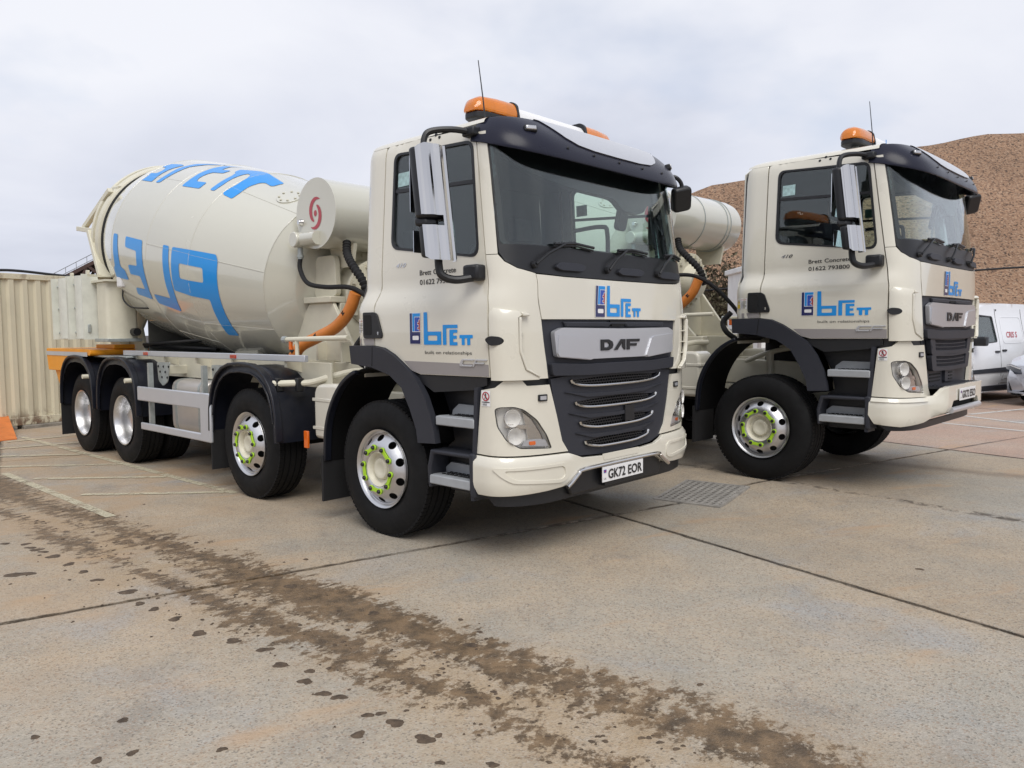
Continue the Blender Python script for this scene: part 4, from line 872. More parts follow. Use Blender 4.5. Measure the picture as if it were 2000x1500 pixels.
    # interior mirror
    o=obj('wide_angle_mirror',MB().prism(rpoly(rect(-.09,-.12,.09,.12),.05,5),-.02,.02,lambda u,v,w:(w,u,v)),M['black'],t,bevel=.01,loc=(1.02,.55,2.48)); o.rotation_euler=(0,.2,.2)
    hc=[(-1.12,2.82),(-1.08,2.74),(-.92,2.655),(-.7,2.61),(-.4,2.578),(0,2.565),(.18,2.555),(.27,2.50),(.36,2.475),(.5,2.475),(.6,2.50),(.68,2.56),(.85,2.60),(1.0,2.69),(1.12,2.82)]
    obj('visor_reflection_panel',panel(spl(hc,3)+[(1.1,2.86),(-1.1,2.86)],cabP,h=.08,th=.05,off=-.07),M['black'],t)  # added dark panel standing in for the visor's reflection in the glass
    # visor
    def visP(q,v,off):
        q=np.asarray(q,float); v=np.asarray(v,float); tt=SM-np.abs(q); A=np.where(tt<0,0,np.interp(tt,_S,_a)); B=np.interp(tt,_S,_b); sg=np.where(q<0,-1.,1.)
        bul=.05*np.sin(np.clip(v,0,1)*PI)**.8
        lift=.05*sm(.25,.62,SM-np.abs(q))*0
        x0=.972+tt.clip(-1,0); cc=.418-.20*v
        P=np.stack([x0+(cc+bul)*A,sg*(1.095-.105*v+bul*.4)*B,2.69+.115*(1-A)+v*(.285-.12*(1-A))],1)
        c=np.array([.6,0,2.7]); d=P-c; d/=np.linalg.norm(d,axis=1)[:,None]
        return P+d*off
    vs=[(-1.262,0),(-1.262,.96),(-1.24,1),(1.24,1),(1.262,.96),(1.262,0)]
    V_=lambda u,v,off: visP(u,v,off)
    vv=obj('sun_visor',panel(vs,V_,h=.05,th=.012),M['gloss'],t,bevel=.004)
    cpz=[(-.76,1.0),(-.66,.86),(-.55,.60),(-.42,.44),(-.2,.40),(.2,.40),(.42,.40),(.80,.40),(.86,.46),(.85,.62),(.78,1.0)]
    cpz=[(-.83,1.0),(-.78,.98),(-.70,.80),(-.60,.58),(-.48,.45),(-.3,.40),(0,.39),(.3,.40),(.48,.45),(.60,.58),(.70,.80),(.78,.98),(.83,1.0)]
    obj('visor_panel',panel(cpz,V_,h=.05,th=.014,off=.012),M['silver'],vv,bevel=.005)
    for q,v in ((-1.235,.5),(-.62,.30),(-.32,.28),(0,.27),(.32,.28),(.62,.30),(1.235,.5)):
        c=V_([q],[v],.004)[0]; obj('visor_bolt',MB().lathe([(0,.008),(.008,.006),(.011,0)],8,'X'),M['black'],vv,loc=tuple(c))
    for q in (-.93,.93):
        c=V_([q],[.62],.002)[0]; mb=MB(); mb.box((-.02,-.045,-.022),(.022,.045,.022)); o=obj('marker_lamp',mb,M['black'],vv,bevel=.008,loc=tuple(c)); o.rotation_euler=(0,-.2,-.5 if q<0 else .5)
        mb=MB(); mb.box((.018,-.036,-.014),(.030,.036,.016)); o2=obj('marker_lens',mb,M['chrome'],vv,bevel=.006,loc=tuple(c)); o2.rotation_euler=o.rotation_euler
    # top hatch mount + light bar
    lb=MB(); lb.prism(rpoly([(-.09,3.07),(.09,3.07),(.105,3.10),(.09,3.17),(.05,3.215),(-.05,3.215),(-.09,3.17),(-.105,3.10)],.02,3),-.40,.40,lambda u,v,w:(.66+u,w,v))
    bar=obj('light_bar',lb,M['white'],t,bevel=.004)
    for s in (-1,1):
        ys=[.42,.60,.74,.795,.82]; sc=[1,.98,.88,.66,.3]; V=[];F=[]
        pr=rpoly([(-.10,3.115),(.10,3.115),(.105,3.15),(.085,3.215),(.04,3.245),(-.04,3.245),(-.085,3.215),(-.105,3.15)],.03,3); n_=len(pr)
        for y,c in zip(ys,sc):
            for u,v in pr: V.append((.66+u*(.3+.7*c) ,s*y,3.115+(v-3.115)*c))
        for i in range(len(ys)-1):
            for j in range(n_): F.append((i*n_+j,i*n_+(j+1)%n_,(i+1)*n_+(j+1)%n_,(i+1)*n_+j))
        F.append(tuple(range(n_))); F.append(tuple((len(ys)-1)*n_+j for j in range(n_)))
        obj('beacon_lens',MB().add(V,F),M['amber'],bar)
        mb=MB(); mb.prism(rpoly([(.40,-.10),(.72,-.10),(.81,-.06),(.81,.06),(.72,.10),(.40,.10)],.03,3),3.065,3.113,lambda u,v,w:(.66+v,s*u,w)); obj('beacon_base',mb,M['black'],bar,bevel=.01)
        mb=MB(); mb.prism(rpoly([(-.107,3.07),(.107,3.07),(.112,3.12),(.09,3.22),(.05,3.25),(-.05,3.25),(-.09,3.22),(-.112,3.12)],.02,3),s*.40,s*.425,lambda u,v,w:(.66+u,w,v)); obj('beacon_collar',mb,M['black'],bar)
        mb=MB(); mb.box((.60,s*.62-.05,2.99),(.72,s*.62+.05,3.02)); mb.box((.63,s*.62-.03,3.0),(.69,s*.62+.03,3.075)); obj('bar_bracket',mb,M['galv'],bar,bevel=.004)
        mb=MB(); mb.lathe([(0,.05),(.03,.05),(.045,.0),(.045,-.045)],16,'Z',(.66,s*.64,3.165)); obj('beacon_lamp',mb,M['silver'],bar)
    obj('antenna',MB().tube([(.93,-.93,2.98),(.925,-.94,3.1),(.905,-.965,3.37)],.004,6,rf=lambda a:.006-.003*a),M['black'],t)

_stk=[]
def mat_sticker():
    if not _stk: _stk.append(mat('pale_window_sticker',(0.35,0.5,0.5),0.5,var=.25,vs=30))
    return _stk[0]
def roundrear(P,u,v,sg):
    u=np.asarray(u); k=np.clip((-u-.13)/.16,0,1)
    P=P.copy(); P[:,1]-=sg*(.085*k**2.2); return P
def mirror_housing(sg):
    mb=MB()
    f=lambda u,v,w:(u+.13*(2.74-w),-sg*v,w)
    P=[(.785,-1.49),(.83,-1.505),(.87,-1.488),(.90,-1.44),(.905,-1.36),(.88,-1.285),(.83,-1.262),(.785,-1.275)]
    mb.prism(rpoly(P,.02,3),2.27,2.725,f); 
    mb.prism([(u+.01,v*.995) for u,v in P],2.02,2.225,f)
    mb.prism([(.78,-1.50),(.86,-1.47),(.88,-1.40),(.86,-1.35),(.76,-1.33)],2.22,2.28,f)
    return mb
def guard_mesh(mb,prof,sg):
    """bent plates: full height on the inner facets, notch on the outer ones"""
    prof=[(x-.010*(1 if i%4 in (2,3) else 0),y) for i,(x,y) in enumerate(spl(prof,3))]; zs=[2.005,2.225,2.29,2.745]; n=len(prof)
    P=[(x+.004,-sg*y) for x,y in prof]
    for i in range(n-1):
        for k in range(3):
            if k==1 and prof[i][1]<-1.40: continue
            lo,hi=zs[k],zs[k+1]
            a,b=P[i],P[i+1]
            dz0=.0; 
            zt=lambda j,z:z if 0<k<2 or z not in (zs[0],zs[3]) else (z-(.030*max(0,1-j/4)+.012*max(0,(j-n+4)/3)) if z==zs[3] else z+(.02*max(0,1-j/3)))
            V=[(a[0],a[1],zt(i,lo)),(b[0],b[1],zt(i+1,lo)),(b[0],b[1],zt(i+1,hi)),(a[0],a[1],zt(i,hi))]
            d=Vector((b[1]-a[1],-(b[0]-a[0]),0)).normalized()*.004*(-sg)
            W=[(x-d.x,y-d.y,z) for x,y,z in V]
            V=[(x+.13*(2.74-z),y,z) for x,y,z in V]; W=[(x+.13*(2.74-z),y,z) for x,y,z in W]
            mb.add(V+W,[(0,1,2,3),(7,6,5,4),(0,4,5,1),(1,5,6,2),(2,6,7,3),(3,7,4,0)])
# ------------------------------------------------------------------ the two different lower fronts
def number_plate(parent, reg, x, z0, tilt=0):
    w=.52; mb=MB(); mb.box((0,-w/2,0),(.006,w/2,.111))
    p=obj('number_plate',mb,M['white'],parent,bevel=.002,loc=(x,0,z0)); p.rotation_euler=(0,tilt,0)
    return p
def plate_marks(parent, reg, x, z0):
    f=lambda u,v,off: np.stack([np.full(len(u),x+.0065)+off,u,z0+v],1)
    mb=MB(); a,b=reg.split(); text(a,f,-.195,.022,.07,.215,.0015,mb,bold=.022); text(b,f,.055,.022,.07,.185,.0015,mb,bold=.022)
    obj('plate_lettering',mb,M['ink'],parent,smooth=0,recalc=False)
    mb=MB(); panel(rect(-.25,.070,-.22,.092),f,h=.1,th=0,off=.0012,mb=mb,mi=0); panel(rect(-.25,.079,-.22,.083),f,h=.1,th=0,off=.0018,mb=mb,mi=1); panel(rect(-.237,.070,-.233,.092),f,h=.1,th=0,off=.0018,mb=mb,mi=1)
    text('UK',f,-.25,.02,.014,.03,.0015,mb,2); obj('plate_flag',mb,[M['royal'],M['crimson'],M['ink']],parent,smooth=0,recalc=False)
def bars_mesh(qa,qb,zf0,zf1,off,dz,dq,w=.006):
    """honeycomb-like brick lattice between two z curves"""
    mb=MB(); rows=max(2,int(round((zf1(0)-zf0(0))/dz)))
    def bx(q0,z0,q1,z1): 
        P=cabP([q0,q1,q1,q0],[z0,z0,z1,z1],off); Q=cabP([q0,q1,q1,q0],[z0,z0,z1,z1],off-.012)
        mb.add(np.vstack([P,Q]),[(0,1,2,3),(0,4,5,1),(1,5,6,2),(2,6,7,3),(3,7,4,0)])
    n=int((qb-qa)/dq)
    for k in range(rows+1):
        for i in range(n):
            a=qa+i*dq; z=lambda q: zf0(q)+(zf1(q)-zf0(q))*k/rows
            bx(a,z(a)-w/2,a+dq,z(a)+w/2)
            if k<rows:
                c=a+(dq/2 if k%2 else 0); zz=zf0(c)+(zf1(c)-zf0(c))*(k+1)/rows
                bx(c-w/2,z(c),c+w/2,zz)
    return mb
def u_curve(qw,zt,zc,zm):
    """smiling chrome strip: end (qw,zt), corner (qw-.05,zc), centre zm"""
    L=[(-qw,zt),(-qw+.015,zt-(zt-zc)*.55),(-qw+.05,zc+.004),(-qw+.12,zc-.008),(-qw*.5,zm+.003),(0,zm)]
    L=L+[(-a,b) for a,b in L[::-1][1:]]; return spl(L,5)
def front_road(t):
    lg=[(-.752,1.228),(-.704,.985),(-.648,.80),(-.59,.712),(-.45,.672),(-.2,.656),(0,.652)]
    lg=lg+[(-a,b) for a,b in lg[::-1][1:]]+[(.5,1.246),(0,1.246),(-.5,1.246)]
    slots=[(.56,1.216,1.178,1.157),(.512,1.060,1.024,1.005),(.462,.917,.878,.856),(.405,.775,.735,.715)]
    holes=[]
    for qw,zt,zc,zm in slots:
        U=u_curve(qw,zt,zc,zm); top=[(qw*.93*(1-k/6)-qw*.93*(k/6),zm+.072+(zt-zm-.076)*abs(1-k/3)**2) for k in range(7)]
        holes.append([(a*.985,b+.004) for a,b in U]+top)
    g=obj('lower_grille',panel(lg,cabP,holes,h=.05,th=.035,off=-.004),M['charcoal'],t,bevel=.006)
    obj('grille_back',panel([(-.72,1.24),(-.60,.72),(.60,.72),(.72,1.24)],cabP,h=.1,th=.01,off=-.075),M['darkgap'],g)
    for qw,zt,zc,zm in slots:
        U=u_curve(qw,zt,zc,zm); P=cabP([a for a,b in U],[b for a,b in U],.012)
        obj('chrome_strip',MB().tube(P,.010,8),M['chrome'],g)
        f0=lambda q,zm=zm,qw=qw,zc=zc: zm+.004+(zc-zm)*(min(1,abs(q)/qw))**3*.9
        f1=lambda q,zm=zm,qw=qw,zt=zt: zm+.068+(zt-zm-.076)*(min(1,abs(q)/qw))**2
        obj('grille_mesh',bars_mesh(-qw+.05,qw-.05,f0,f1,-.006,.02,.032,.007),M['black'],g,smooth=0,recalc=False)
        ridge=[(-qw-.07,zt-.01),(-qw*.5,zm-.045+.01),(0,zm-.05),(qw*.5,zm-.045+.01),(qw+.07,zt-.01)]
    for zz,qw in ((1.105,.62),(.955,.57),(.81,.5)):
        k=[(-qw,zz+.025),(-qw*.6,zz+.004),(0,zz-.004),(qw*.6,zz+.004),(qw,zz+.025),(qw*.6,zz-.024),(0,zz-.03),(-qw*.6,zz-.024)]
        obj('grille_louvre',panel(k,cabP,h=.05,th=.03,off=.008),M['charcoal'],g,bevel=.012,seg=3)
    obj('radar_cover',panel(rpoly(rect(.09,.87,.21,.99),.01,3),cabP,h=.06,th=.03,off=.014),M['black'],g,bevel=.008)
    bo=[(-1.345,.732),(-.60,.712),(-.46,.664),(-.2,.648),(0,.644)]
    bo=bo+[(-a,b) for a,b in bo[::-1][1:]]+[(1.35,.55),(1.32,.47),(1.05,.473),(.80,.478),(.66,.486),(.60,.50),(.50,.552),(.42,.566),(-.42,.566),(-.50,.552),(-.60,.50),(-.66,.486),(-.80,.478),(-1.05,.473),(-1.32,.47),(-1.35,.55)]
    def bumpP(q,z,off): return cabP(q,z,off+.026*sm(.735,.69,z)*sm(.44,.54,z)+.012)
    pads=[]
    b=obj('bumper',panel(bo,bumpP,h=.04,th=.03),M['cream'],t,bevel=.008,seg=3)
    for s in (-1,1):
        k=[(1.20,.665),(.66,.655),(.63,.63),(.625,.545),(.69,.522),(1.08,.56),(1.14,.60)]
        k2=[(1.13,.645),(.69,.637),(.66,.62),(.655,.565),(.70,.545),(1.05,.578),(1.10,.605)]
        obj('bumper_pad',panel(rpoly([(s*a,c) for a,c in k],.03,4),bumpP,[rpoly([(s*a,c) for a,c in k2],.025,4)],h=.04,th=.012,off=.008),M['cream'],b,bevel=.005,seg=3)
    obj('tow_flap',panel(rpoly([(-.235,.662),(-.22,.615),(.22,.615),(.235,.662)],.01,3),bumpP,h=.05,th=.006,off=.004),M['cream'],b,bevel=.003)
    L=[(-.645,.484),(-.595,.512),(-.52,.562),(-.46,.582),(0,.586),(.46,.582),(.52,.562),(.595,.512),(.645,.484)]; L=spl(L,4)
    P=cabP([a for a,c in L],[c for a,c in L],.05)
    obj('bumper_trim',MB().tube(P,.016,10),M['chrome'],b)
    obj('bumper_insert',panel([(-.60,.485),(-.50,.575),(.50,.575),(.60,.485),(.56,.41),(-.56,.41)],cabP,h=.06,th=.05,off=.012),M['black'],b,bevel=.01)
    obj('bumper_skirt',panel([(-1.30,.482),(1.30,.482),(1.2,.40),(.8,.385),(-.8,.385),(-1.2,.40)],cabP,h=.08,th=.02,off=-.02),M['black'],t)
    p=obj('number_plate',MB().box((1.412,-.26,.458),(1.42,.26,.569)),M['white'],t,bevel=.002)
    plate_marks(p,'GK72 EOR',1.4165,.458)
    obj('plate_holder',MB().box((1.36,-.22,.43),(1.411,.22,.56)),M['black'],p)
def front_site(t):
    lg=[(-.752,1.228),(-.704,.985),(-.648,.80),(.648,.80),(.704,.985),(.752,1.228),(.5,1.246),(0,1.246),(-.5,1.246)]
    g=obj('lower_grille',panel(lg,cabP,h=.07,th=.03,off=-.03),M['charcoal'],t)
    for za,zb,qw in ((1.225,1.135,.50),(1.075,.985,.46)):
        zf0=lambda q,zb=zb: zb+.03*abs(q)**2; zf1=lambda q,za=za: za+.03*abs(q)**2
        fr=rpoly([(-qw-.16,za+.02),(-qw-.11,zb-.035),(0,zb-.045),(qw+.11,zb-.035),(qw+.16,za+.02),(qw*.8,za+.03),(0,za+.022),(-qw*.8,za+.03)],.03,4)
        ho=[(-qw-.03,za+.012),(-qw,zb),(0,zb-.012),(qw,zb),(qw+.03,za+.012),(0,za)]
        o=obj('grille_louvre',panel(fr,cabP,[ho],h=.05,th=.04,off=.016),M['charcoal'],g,bevel=.012,seg=3)
        obj('grille_back',panel(ho,cabP,h=.1,th=.005,off=-.02),M['darkgap'],g)
        obj('grille_mesh',bars_mesh(-qw-.02,qw+.02,lambda q,zb=zb: zb-.008+.008*(q/qw)**2,lambda q,za=za: za+.003+.01*(q/qw)**2,.008,.03,.036,.009),M['charcoal'],g,smooth=0,recalc=False)
    obj('radar_cover',panel(rpoly(rect(-.12,.83,.18,.955),.015,3),cabP,h=.06,th=.03,off=-.005),M['charcoal'],g,bevel=.008)
    for k in range(3):
        obj('grille_slot',panel(rect(-.52,.845+k*.03,-.20,.858+k*.03),cabP,h=.06,th=.02,off=-.024),M['darkgap'],g)
        obj('grille_slot',panel(rect(-.02,.85+k*.03,.10,.862+k*.03),cabP,h=.06,th=.02,off=-.0),M['darkgap'],g)
    # steel bumper standing forward in the middle, with a tread on top
    def bumpP(q,z,off):
        a=np.abs(q); c=sm(.72,.56,a)*.135
        return cabP(q,z,off+.012+c*sm(.50,.60,z)+.03*sm(.74,.68,z)*sm(.44,.54,z)*(1-sm(.72,.56,a)))
    bo=[(-1.345,.732),(-.74,.722),(-.64,.735),(-.60,.80),(-.55,.815),(.55,.815),(.60,.80),(.64,.735),(.74,.722),(1.345,.732),(1.35,.58),(1.30,.50),(1.1,.478),(.80,.50),(.55,.552),(.50,.575),(-.50,.575),(-.55,.552),(-.80,.50),(-1.1,.478),(-1.30,.50),(-1.35,.58)]
    slot=rpoly([(-.47,.60),(-.40,.675),(.40,.675),(.47,.60)],.02,3)
    b=obj('bumper',panel(bo,bumpP,[slot],h=.04,th=.04),M['cream'],t,bevel=.01,seg=3)
    obj('bumper_slot',panel(shrink(slot,-.02),bumpP,h=.06,th=.01,off=-.06),M['darkgap'],b)
    P=bumpP(np.linspace(-.47,.47,15),np.full(15,.59),.0)
    obj('bumper_trim',MB().tube(P,.028,10),M['silver'],b)
    for s in (-1,1):
        obj('bumper_ledge',panel([(s*1.33,.730),(s*.76,.72),(s*.73,.705),(s*.76,.69),(s*1.33,.70)],bumpP,h=.06,th=.01,off=.012),M['cream'],b,bevel=.005)
    mb=MB(); mb.prism([(1.30,-.62),(1.36,-.62),(1.49,-.52),(1.505,0),(1.49,.52),(1.36,.62),(1.30,.62)],.79,.808,lambda u,v,w:(u,v,w)); tr=obj('bumper_tread',mb,M['black'],b)
    for k in range(4): obj('tread_rib',MB().box((1.36+k*.032,-.52+.0*k,.808),(1.372+k*.032,.52,.818)),M['charcoal'],b)
    obj('bumper_skirt',panel([(-1.30,.49),(1.30,.49),(1.2,.44),(.8,.43),(-.8,.43),(-1.2,.44)],cabP,h=.08,th=.02,off=-.03),M['black'],t)
    p=obj('number_plate',MB().box((1.516,-.26,.668),(1.524,.26,.779)),M['white'],t,bevel=.002)
    plate_marks(p,'GK72 ESO',1.5205,.668)
    obj('plate_holder',MB().box((1.49,-.22,.68),(1.515,.22,.77)),M['black'],p)
# ------------------------------------------------------------------ wheels
AX=[0,-2.02,-5.06,-6.44]; RAD=.52
def tyre_profile(r=.52,w=.33,ri=.288):
    h=w/2
    P=[(ri,-h+.035),(ri+.012,-h+.02),(ri+.05,-h+.003),(ri+.10,-h-.006),(ri+.15,-h-.002),(r-.055,-h+.008),(r-.028,-h+.02),(r-.010,-h+.034)]
    for k,g in enumerate((-.09,-.03,.03,.09)):
        y=g*w/.33; P+=[(r-.002+.004*(1-abs(y)/h),y-.009),(r-.014,y-.006),(r-.014,y+.006),(r-.002+.004*(1-abs(y)/h),y+.009)]
    P+= [(a,-b) for a,b in P[:8][::-1]]
    return P
def tyre_mesh(yc, blocks=True, w=.33):
    mb=MB(); mb.lathe([(r,y+yc) for r,y in tyre_profile(w=w)],72,'Y')
    if blocks:
        n=84
        for s in (-1,1):
            for k in range(n):
                a=2*PI*k/n; M4=Matrix.Rotation(a,4,'Y')
                mb.box((-.0150,yc+s*(w/2-.05)-.022,.500),(.0150,yc+s*(w/2-.05)+.024,.5195),M4=M4)
    # raised sidewall rings
    return mb
def rot_y(a): return Matrix.Rotation(a,4,'Y')
MESH={}
def front_wheel_parts():
    """wheel local: axis Y, outer face towards -Y; rim flange plane at y=-.13"""
    if 'fw' in MESH: return MESH['fw']
    y0=-.13
    rim=MB()
    rim.lathe([(.262,.17),(.262,y0+.05),(.27,y0+.02),(.289,y0+.014),(.302,y0-.002),(.300,y0-.008),(.286,y0-.002),(.276,y0+.016),(.268,y0+.03)],60,'Y')
    prof_r=[.135,.142,.192,.205,.215,.235,.262,.272]; prof_y=[y0-.030,y0-.036,y0-.036,y0-.030,y0-.020,y0-.002,y0+.026,y0+.036]
    def pol(u,v,off):
        yy=np.interp(v,prof_r,prof_y); return np.stack([v*np.sin(u),yy-off,v*np.cos(u)],1)
    for k in range(10):
        a0=2*PI*k/10; s=PI/10
        sec=[(a0-s,.136),(a0+s,.136),(a0+s,.271),(a0-s,.271)]
        # outline in (angle, radius); scale angle for cdt
        f=lambda u,v,off: pol(u/.22,v,off)
        out=[(u*.22,v) for u,v in sec]; hole=[((a0)*.22+.030*math.cos(b),.236+.0235*math.sin(b)) for b in np.linspace(0,2*PI,17)[:-1]]
        panel(out,f,[hole],h=.022,th=0,mb=rim)
    rimm=rim.mesh('wheel',40,False)
    dark=MB(); dark.lathe([(.27,y0+.06),(.05,y0+.07)],32,'Y'); dark=dark.mesh('wheel_backing',40,False)
    hub=MB(); hub.lathe([(.138,y0-.02),(.132,y0-.034),(.120,y0-.026),(.108,y0+.012),(.085,y0+.022),(.078,y0-.005),(.072,y0-.012),(.045,y0-.012),(.04,y0-.008),(0,y0-.008)],40,'Y')
    nut=MB(); nut.lathe([(.0,-.028),(.012,-.028),(.016,-.022),(.017,0)],10,'Y'); nut.lathe([(.0165,-.002),(.024,-.004),(.024,-.011),(.0165,-.013)],12,'Y',mi=1)
    link=MB()
    a=2*PI/10/2; r=.1675
    p=[(r*math.sin(-a),r*math.cos(-a)),(r*math.sin(a),r*math.cos(a))]
    link.prism([(p[0][0]+.006,p[0][1]-.014),(p[1][0]-.006,p[1][1]-.014),(p[1][0]-.022,(p[0][1]+p[1][1])/2+.004),(p[1][0]-.006,p[1][1]+.014),(p[0][0]+.006,p[0][1]+.014),(p[0][0]+.022,(p[0][1]+p[1][1])/2+.004)],y0-.048,y0-.040,lambda u,v,w:(u,w,v))
    MESH['fw']=dict(rim=rimm,back=dark,hub=hub.mesh('hub',40),nut=nut.mesh('wheel_nut',40),link=link.mesh('nut_link',40),tyre=tyre_mesh(.03).mesh('tyre',30,False))
    return MESH['fw']
def front_wheel(t,x,sg,rot,steer=0):
    P=front_wheel_parts()
    w=obj('wheel',P['rim'],M['alu'],t,loc=(x,sg*1.02,RAD-.004))
    w.rotation_euler=(0,0,(PI if sg>0 else 0)+steer)
    for nm,k,m in (('tyre','tyre',M['tyre']),('wheel_backing','back',M['darkgap']),('hub','hub',M['cream_matt'])): obj(nm,P[k],m,w)
    y0=-.13
    for k in range(10):
        a=2*PI*(k+.5)/10+rot; o=obj('wheel_nut',P['nut'],[M['ink'],M['lime']],w,loc=(.1675*math.sin(a),y0-.036,.1675*math.cos(a)))
    for k in range(5):
        a=2*PI*(2*k+1)/10+rot
        o=obj('nut_link',P['link'],M['lime'],w); o.rotation_euler=(0,a,0)
    return w
def rear_wheel_parts():
    if 'rw' in MESH: return MESH['rw']
    y0=-.15; rim=MB()
    rim.lathe([(.286,y0+.03),(.302,y0+.004),(.301,y0-.004),(.288,y0+.002),(.278,y0+.03),(.268,y0+.06),(.262,y0+.10),(.262,y0+.17),(.25,y0+.185),(.22,y0+.19),(.13,y0+.185),(.13,y0+.10),(.11,y0+.09),(0,y0+.09)],60,'Y')
    tyres=tyre_mesh(0,w=.30); t2=tyre_mesh(.34,w=.30)
    MESH['rw']=dict(rim=rim.mesh('wheel',40,False),t1=tyres.mesh('tyre',30,False),t2=t2.mesh('tyre',30,False))
    return MESH['rw']
def rear_wheel(t,x,sg):
    P=rear_wheel_parts(); fn=front_wheel_parts()
    w=obj('wheel',P['rim'],M['alu'],t,loc=(x,sg*1.0,RAD-.004))
    if sg>0: w.rotation_euler=(0,0,PI)
    obj('tyre',P['t1'],M['tyre'],w); obj('tyre',P['t2'],M['tyre'],w)
    for k in range(10):
        a=2*PI*k/10; obj('wheel_nut',fn['nut'],[M['galv'],M['galv']],w,loc=(.1675*math.sin(a),.037,.1675*math.cos(a)))
    return w
def guard_arc(xc_,hwid=.615,top=1.245,zb=.58,n=14):
    P=[]
    for k in range(n+1):
        a=PI*k/n; c,s=math.cos(a),math.sin(a)
        P.append((xc_+hwid*math.copysign(abs(c)**.72,c),zb+(top-zb)*s**.72))
    return P[::-1]
def build_chassis(t):
    for sg in (-1,1):
        obj('chassis_rail',MB().prism([(1.05,.72),(1.05,.98),(-.6,1.02),(-7.3,1.02),(-7.3,.76),(-.6,.76)],sg*.38,sg*.46,lambda u,v,w:(u,w,v)),M['cream_matt'],t,bevel=.01)
        obj('subframe_rail',MB().box((-7.25,min(sg*.36,sg*.48),1.021),(-1.05,max(sg*.36,sg*.48),1.27)),M['cream_matt'],t,bevel=.01)
        st=obj('side_rail',MB().box((-5.30,min(sg*.99,sg*1.03),1.295),(-1.22,max(sg*.99,sg*1.03),1.355)),M['strip'],t,bevel=.006)
        for x in (-4.62,-2.5): obj('marker_lens',MB().box((x-.06,sg*1.032-.006,1.305),(x+.06,sg*1.032+.006,1.342)),M['redlens'],st,bevel=.004)
        for x in (-5.0,-4.2,-3.4,-2.6,-1.6): obj('outrigger',MB().prism([(sg*.48,1.25),(sg*.48,1.06),(sg*.99,1.24),(sg*.99,1.292),(sg*.48,1.292)],x-.02,x+.02,lambda u,v,w:(w,u,v)),M['cream_matt'],t)
        obj('side_panel',MB().box((-5.25,min(sg*.82,sg*.84),1.06),(-1.1,max(sg*.82,sg*.84),1.285)),M['cream_matt'],t,bevel=.004)
        # mudguards: axle 2
        arc=guard_arc(AX[1]); g=obj('mudguard',MB().band(arc,sg*1.2,sg*.74,.01),M['guard'],t)
        obj('guard_lip',MB().band([(x,z+.012) for x,z in arc],sg*1.235,sg*1.165,.03),M['guard'],g,bevel=.008)
        obj('guard_ridge',MB().band([(AX[1]+(x-AX[1])*.93,z-.055) for x,z in arc[1:-1]],sg*1.225,sg*1.2,.02),M['guard'],g,bevel=.006)
        obj('guard_side',guard_side(arc,AX[1],sg),M['guard'],g)
        obj('mudflap',MB().box((AX[1]-.62,min(sg*1.22,sg*.78),.21),(AX[1]-.60,max(sg*1.22,sg*.78),.60)),M['rubber'],t)
        obj('guard_tube',MB().tube(bez([(-1.55,sg*1.16,1.10),(-1.2,sg*1.0,1.12),(-1.02,sg*.92,1.15),(-.86,sg*.8,1.25),(-.70,sg*.6,1.27)] if False else [(-1.56,sg*1.19,1.10),(-1.42,sg*1.05,1.105),(-1.30,sg*.92,1.11),(-1.16,sg*.80,1.16),(-1.08,sg*.62,1.20),(-1.02,sg*.42,1.20)],6),.03,10),M['cream_matt'],t)
        for a,b in ((-1.50,1.12),(-1.36,1.0)): obj('tube_clamp',MB().box((a-.025,sg*b-.035,1.03),(a+.025,sg*b+.035,1.15)),M['black'],t,bevel=.008)
        for xa in AX[2:]:
            arc=guard_arc(xa,.60,1.245,.60); g=obj('mudguard',MB().band(arc,sg*1.2,sg*.56,.01),M['guard'],t)
            obj('guard_lip',MB().band([(x,z+.012) for x,z in arc],sg*1.235,sg*1.165,.03),M['guard'],g,bevel=.008)
            obj('guard_side',guard_side(arc,xa,sg),M['guard'],g)
            obj('guard_stub',MB().tube([(xa+.50,sg*1.06,1.02),(xa+.50,sg*1.30,1.02)],.028,10),M['cream_matt'],g)
        obj('mudflap',MB().box((-7.08,min(sg*1.22,sg*.6),.18),(-7.06,max(sg*1.22,sg*.6),.66)),M['rubber'],t)
        obj('guard_plate',MB().box((-6.12,min(sg*1.1,sg*.6),1.262),(-5.02,max(sg*1.1,sg*.6),1.285)),M['galv'],t,bevel=.004)
        # side guard
        sgd=obj('side_guard',MB().box((-4.40,min(sg*1.2,sg*1.23),.80),(-2.62,max(sg*1.2,sg*1.23),.962)).box((-4.33,min(sg*1.2,sg*1.23),.475),(-2.62,max(sg*1.2,sg*1.23),.555)).box((-2.84,min(sg*1.198,sg*1.232),.474),(-2.615,max(sg*1.198,sg*1.232),.963)),M['strip'],t,bevel=.012)
        for x in (-4.02,-2.70):
            obj('guard_bracket',MB().prism(rpoly([(x-.16,1.235),(x+.18,1.24),(x+.10,1.02),(x-.02,.97),(x-.13,1.03)],.03,3),sg*1.085,sg*1.075,lambda u,v,w:(u,w,v)),M['galv'],sgd)
            obj('bracket_post',MB().box((x-.17,min(sg*1.14,sg*1.19),.49),(x-.13,max(sg*1.14,sg*1.19),1.23)),M['galv'],sgd)
            mb=MB()
            for k in range(7): mb.lathe([(0,sg*.008),(.012,sg*.006),(.014,0)],8,'Y',(x-.12+.045*k,sg*1.086,1.19-.02*(k%3)*3))
            obj('bracket_bolts',mb,M['darkgap'],sgd)
            obj('bracket_beam',MB().box((x-.05,min(sg*.46,sg*1.075),1.10),(x+.05,max(sg*.46,sg*1.075),1.20)),M['cream_matt'],sgd,bevel=.008)
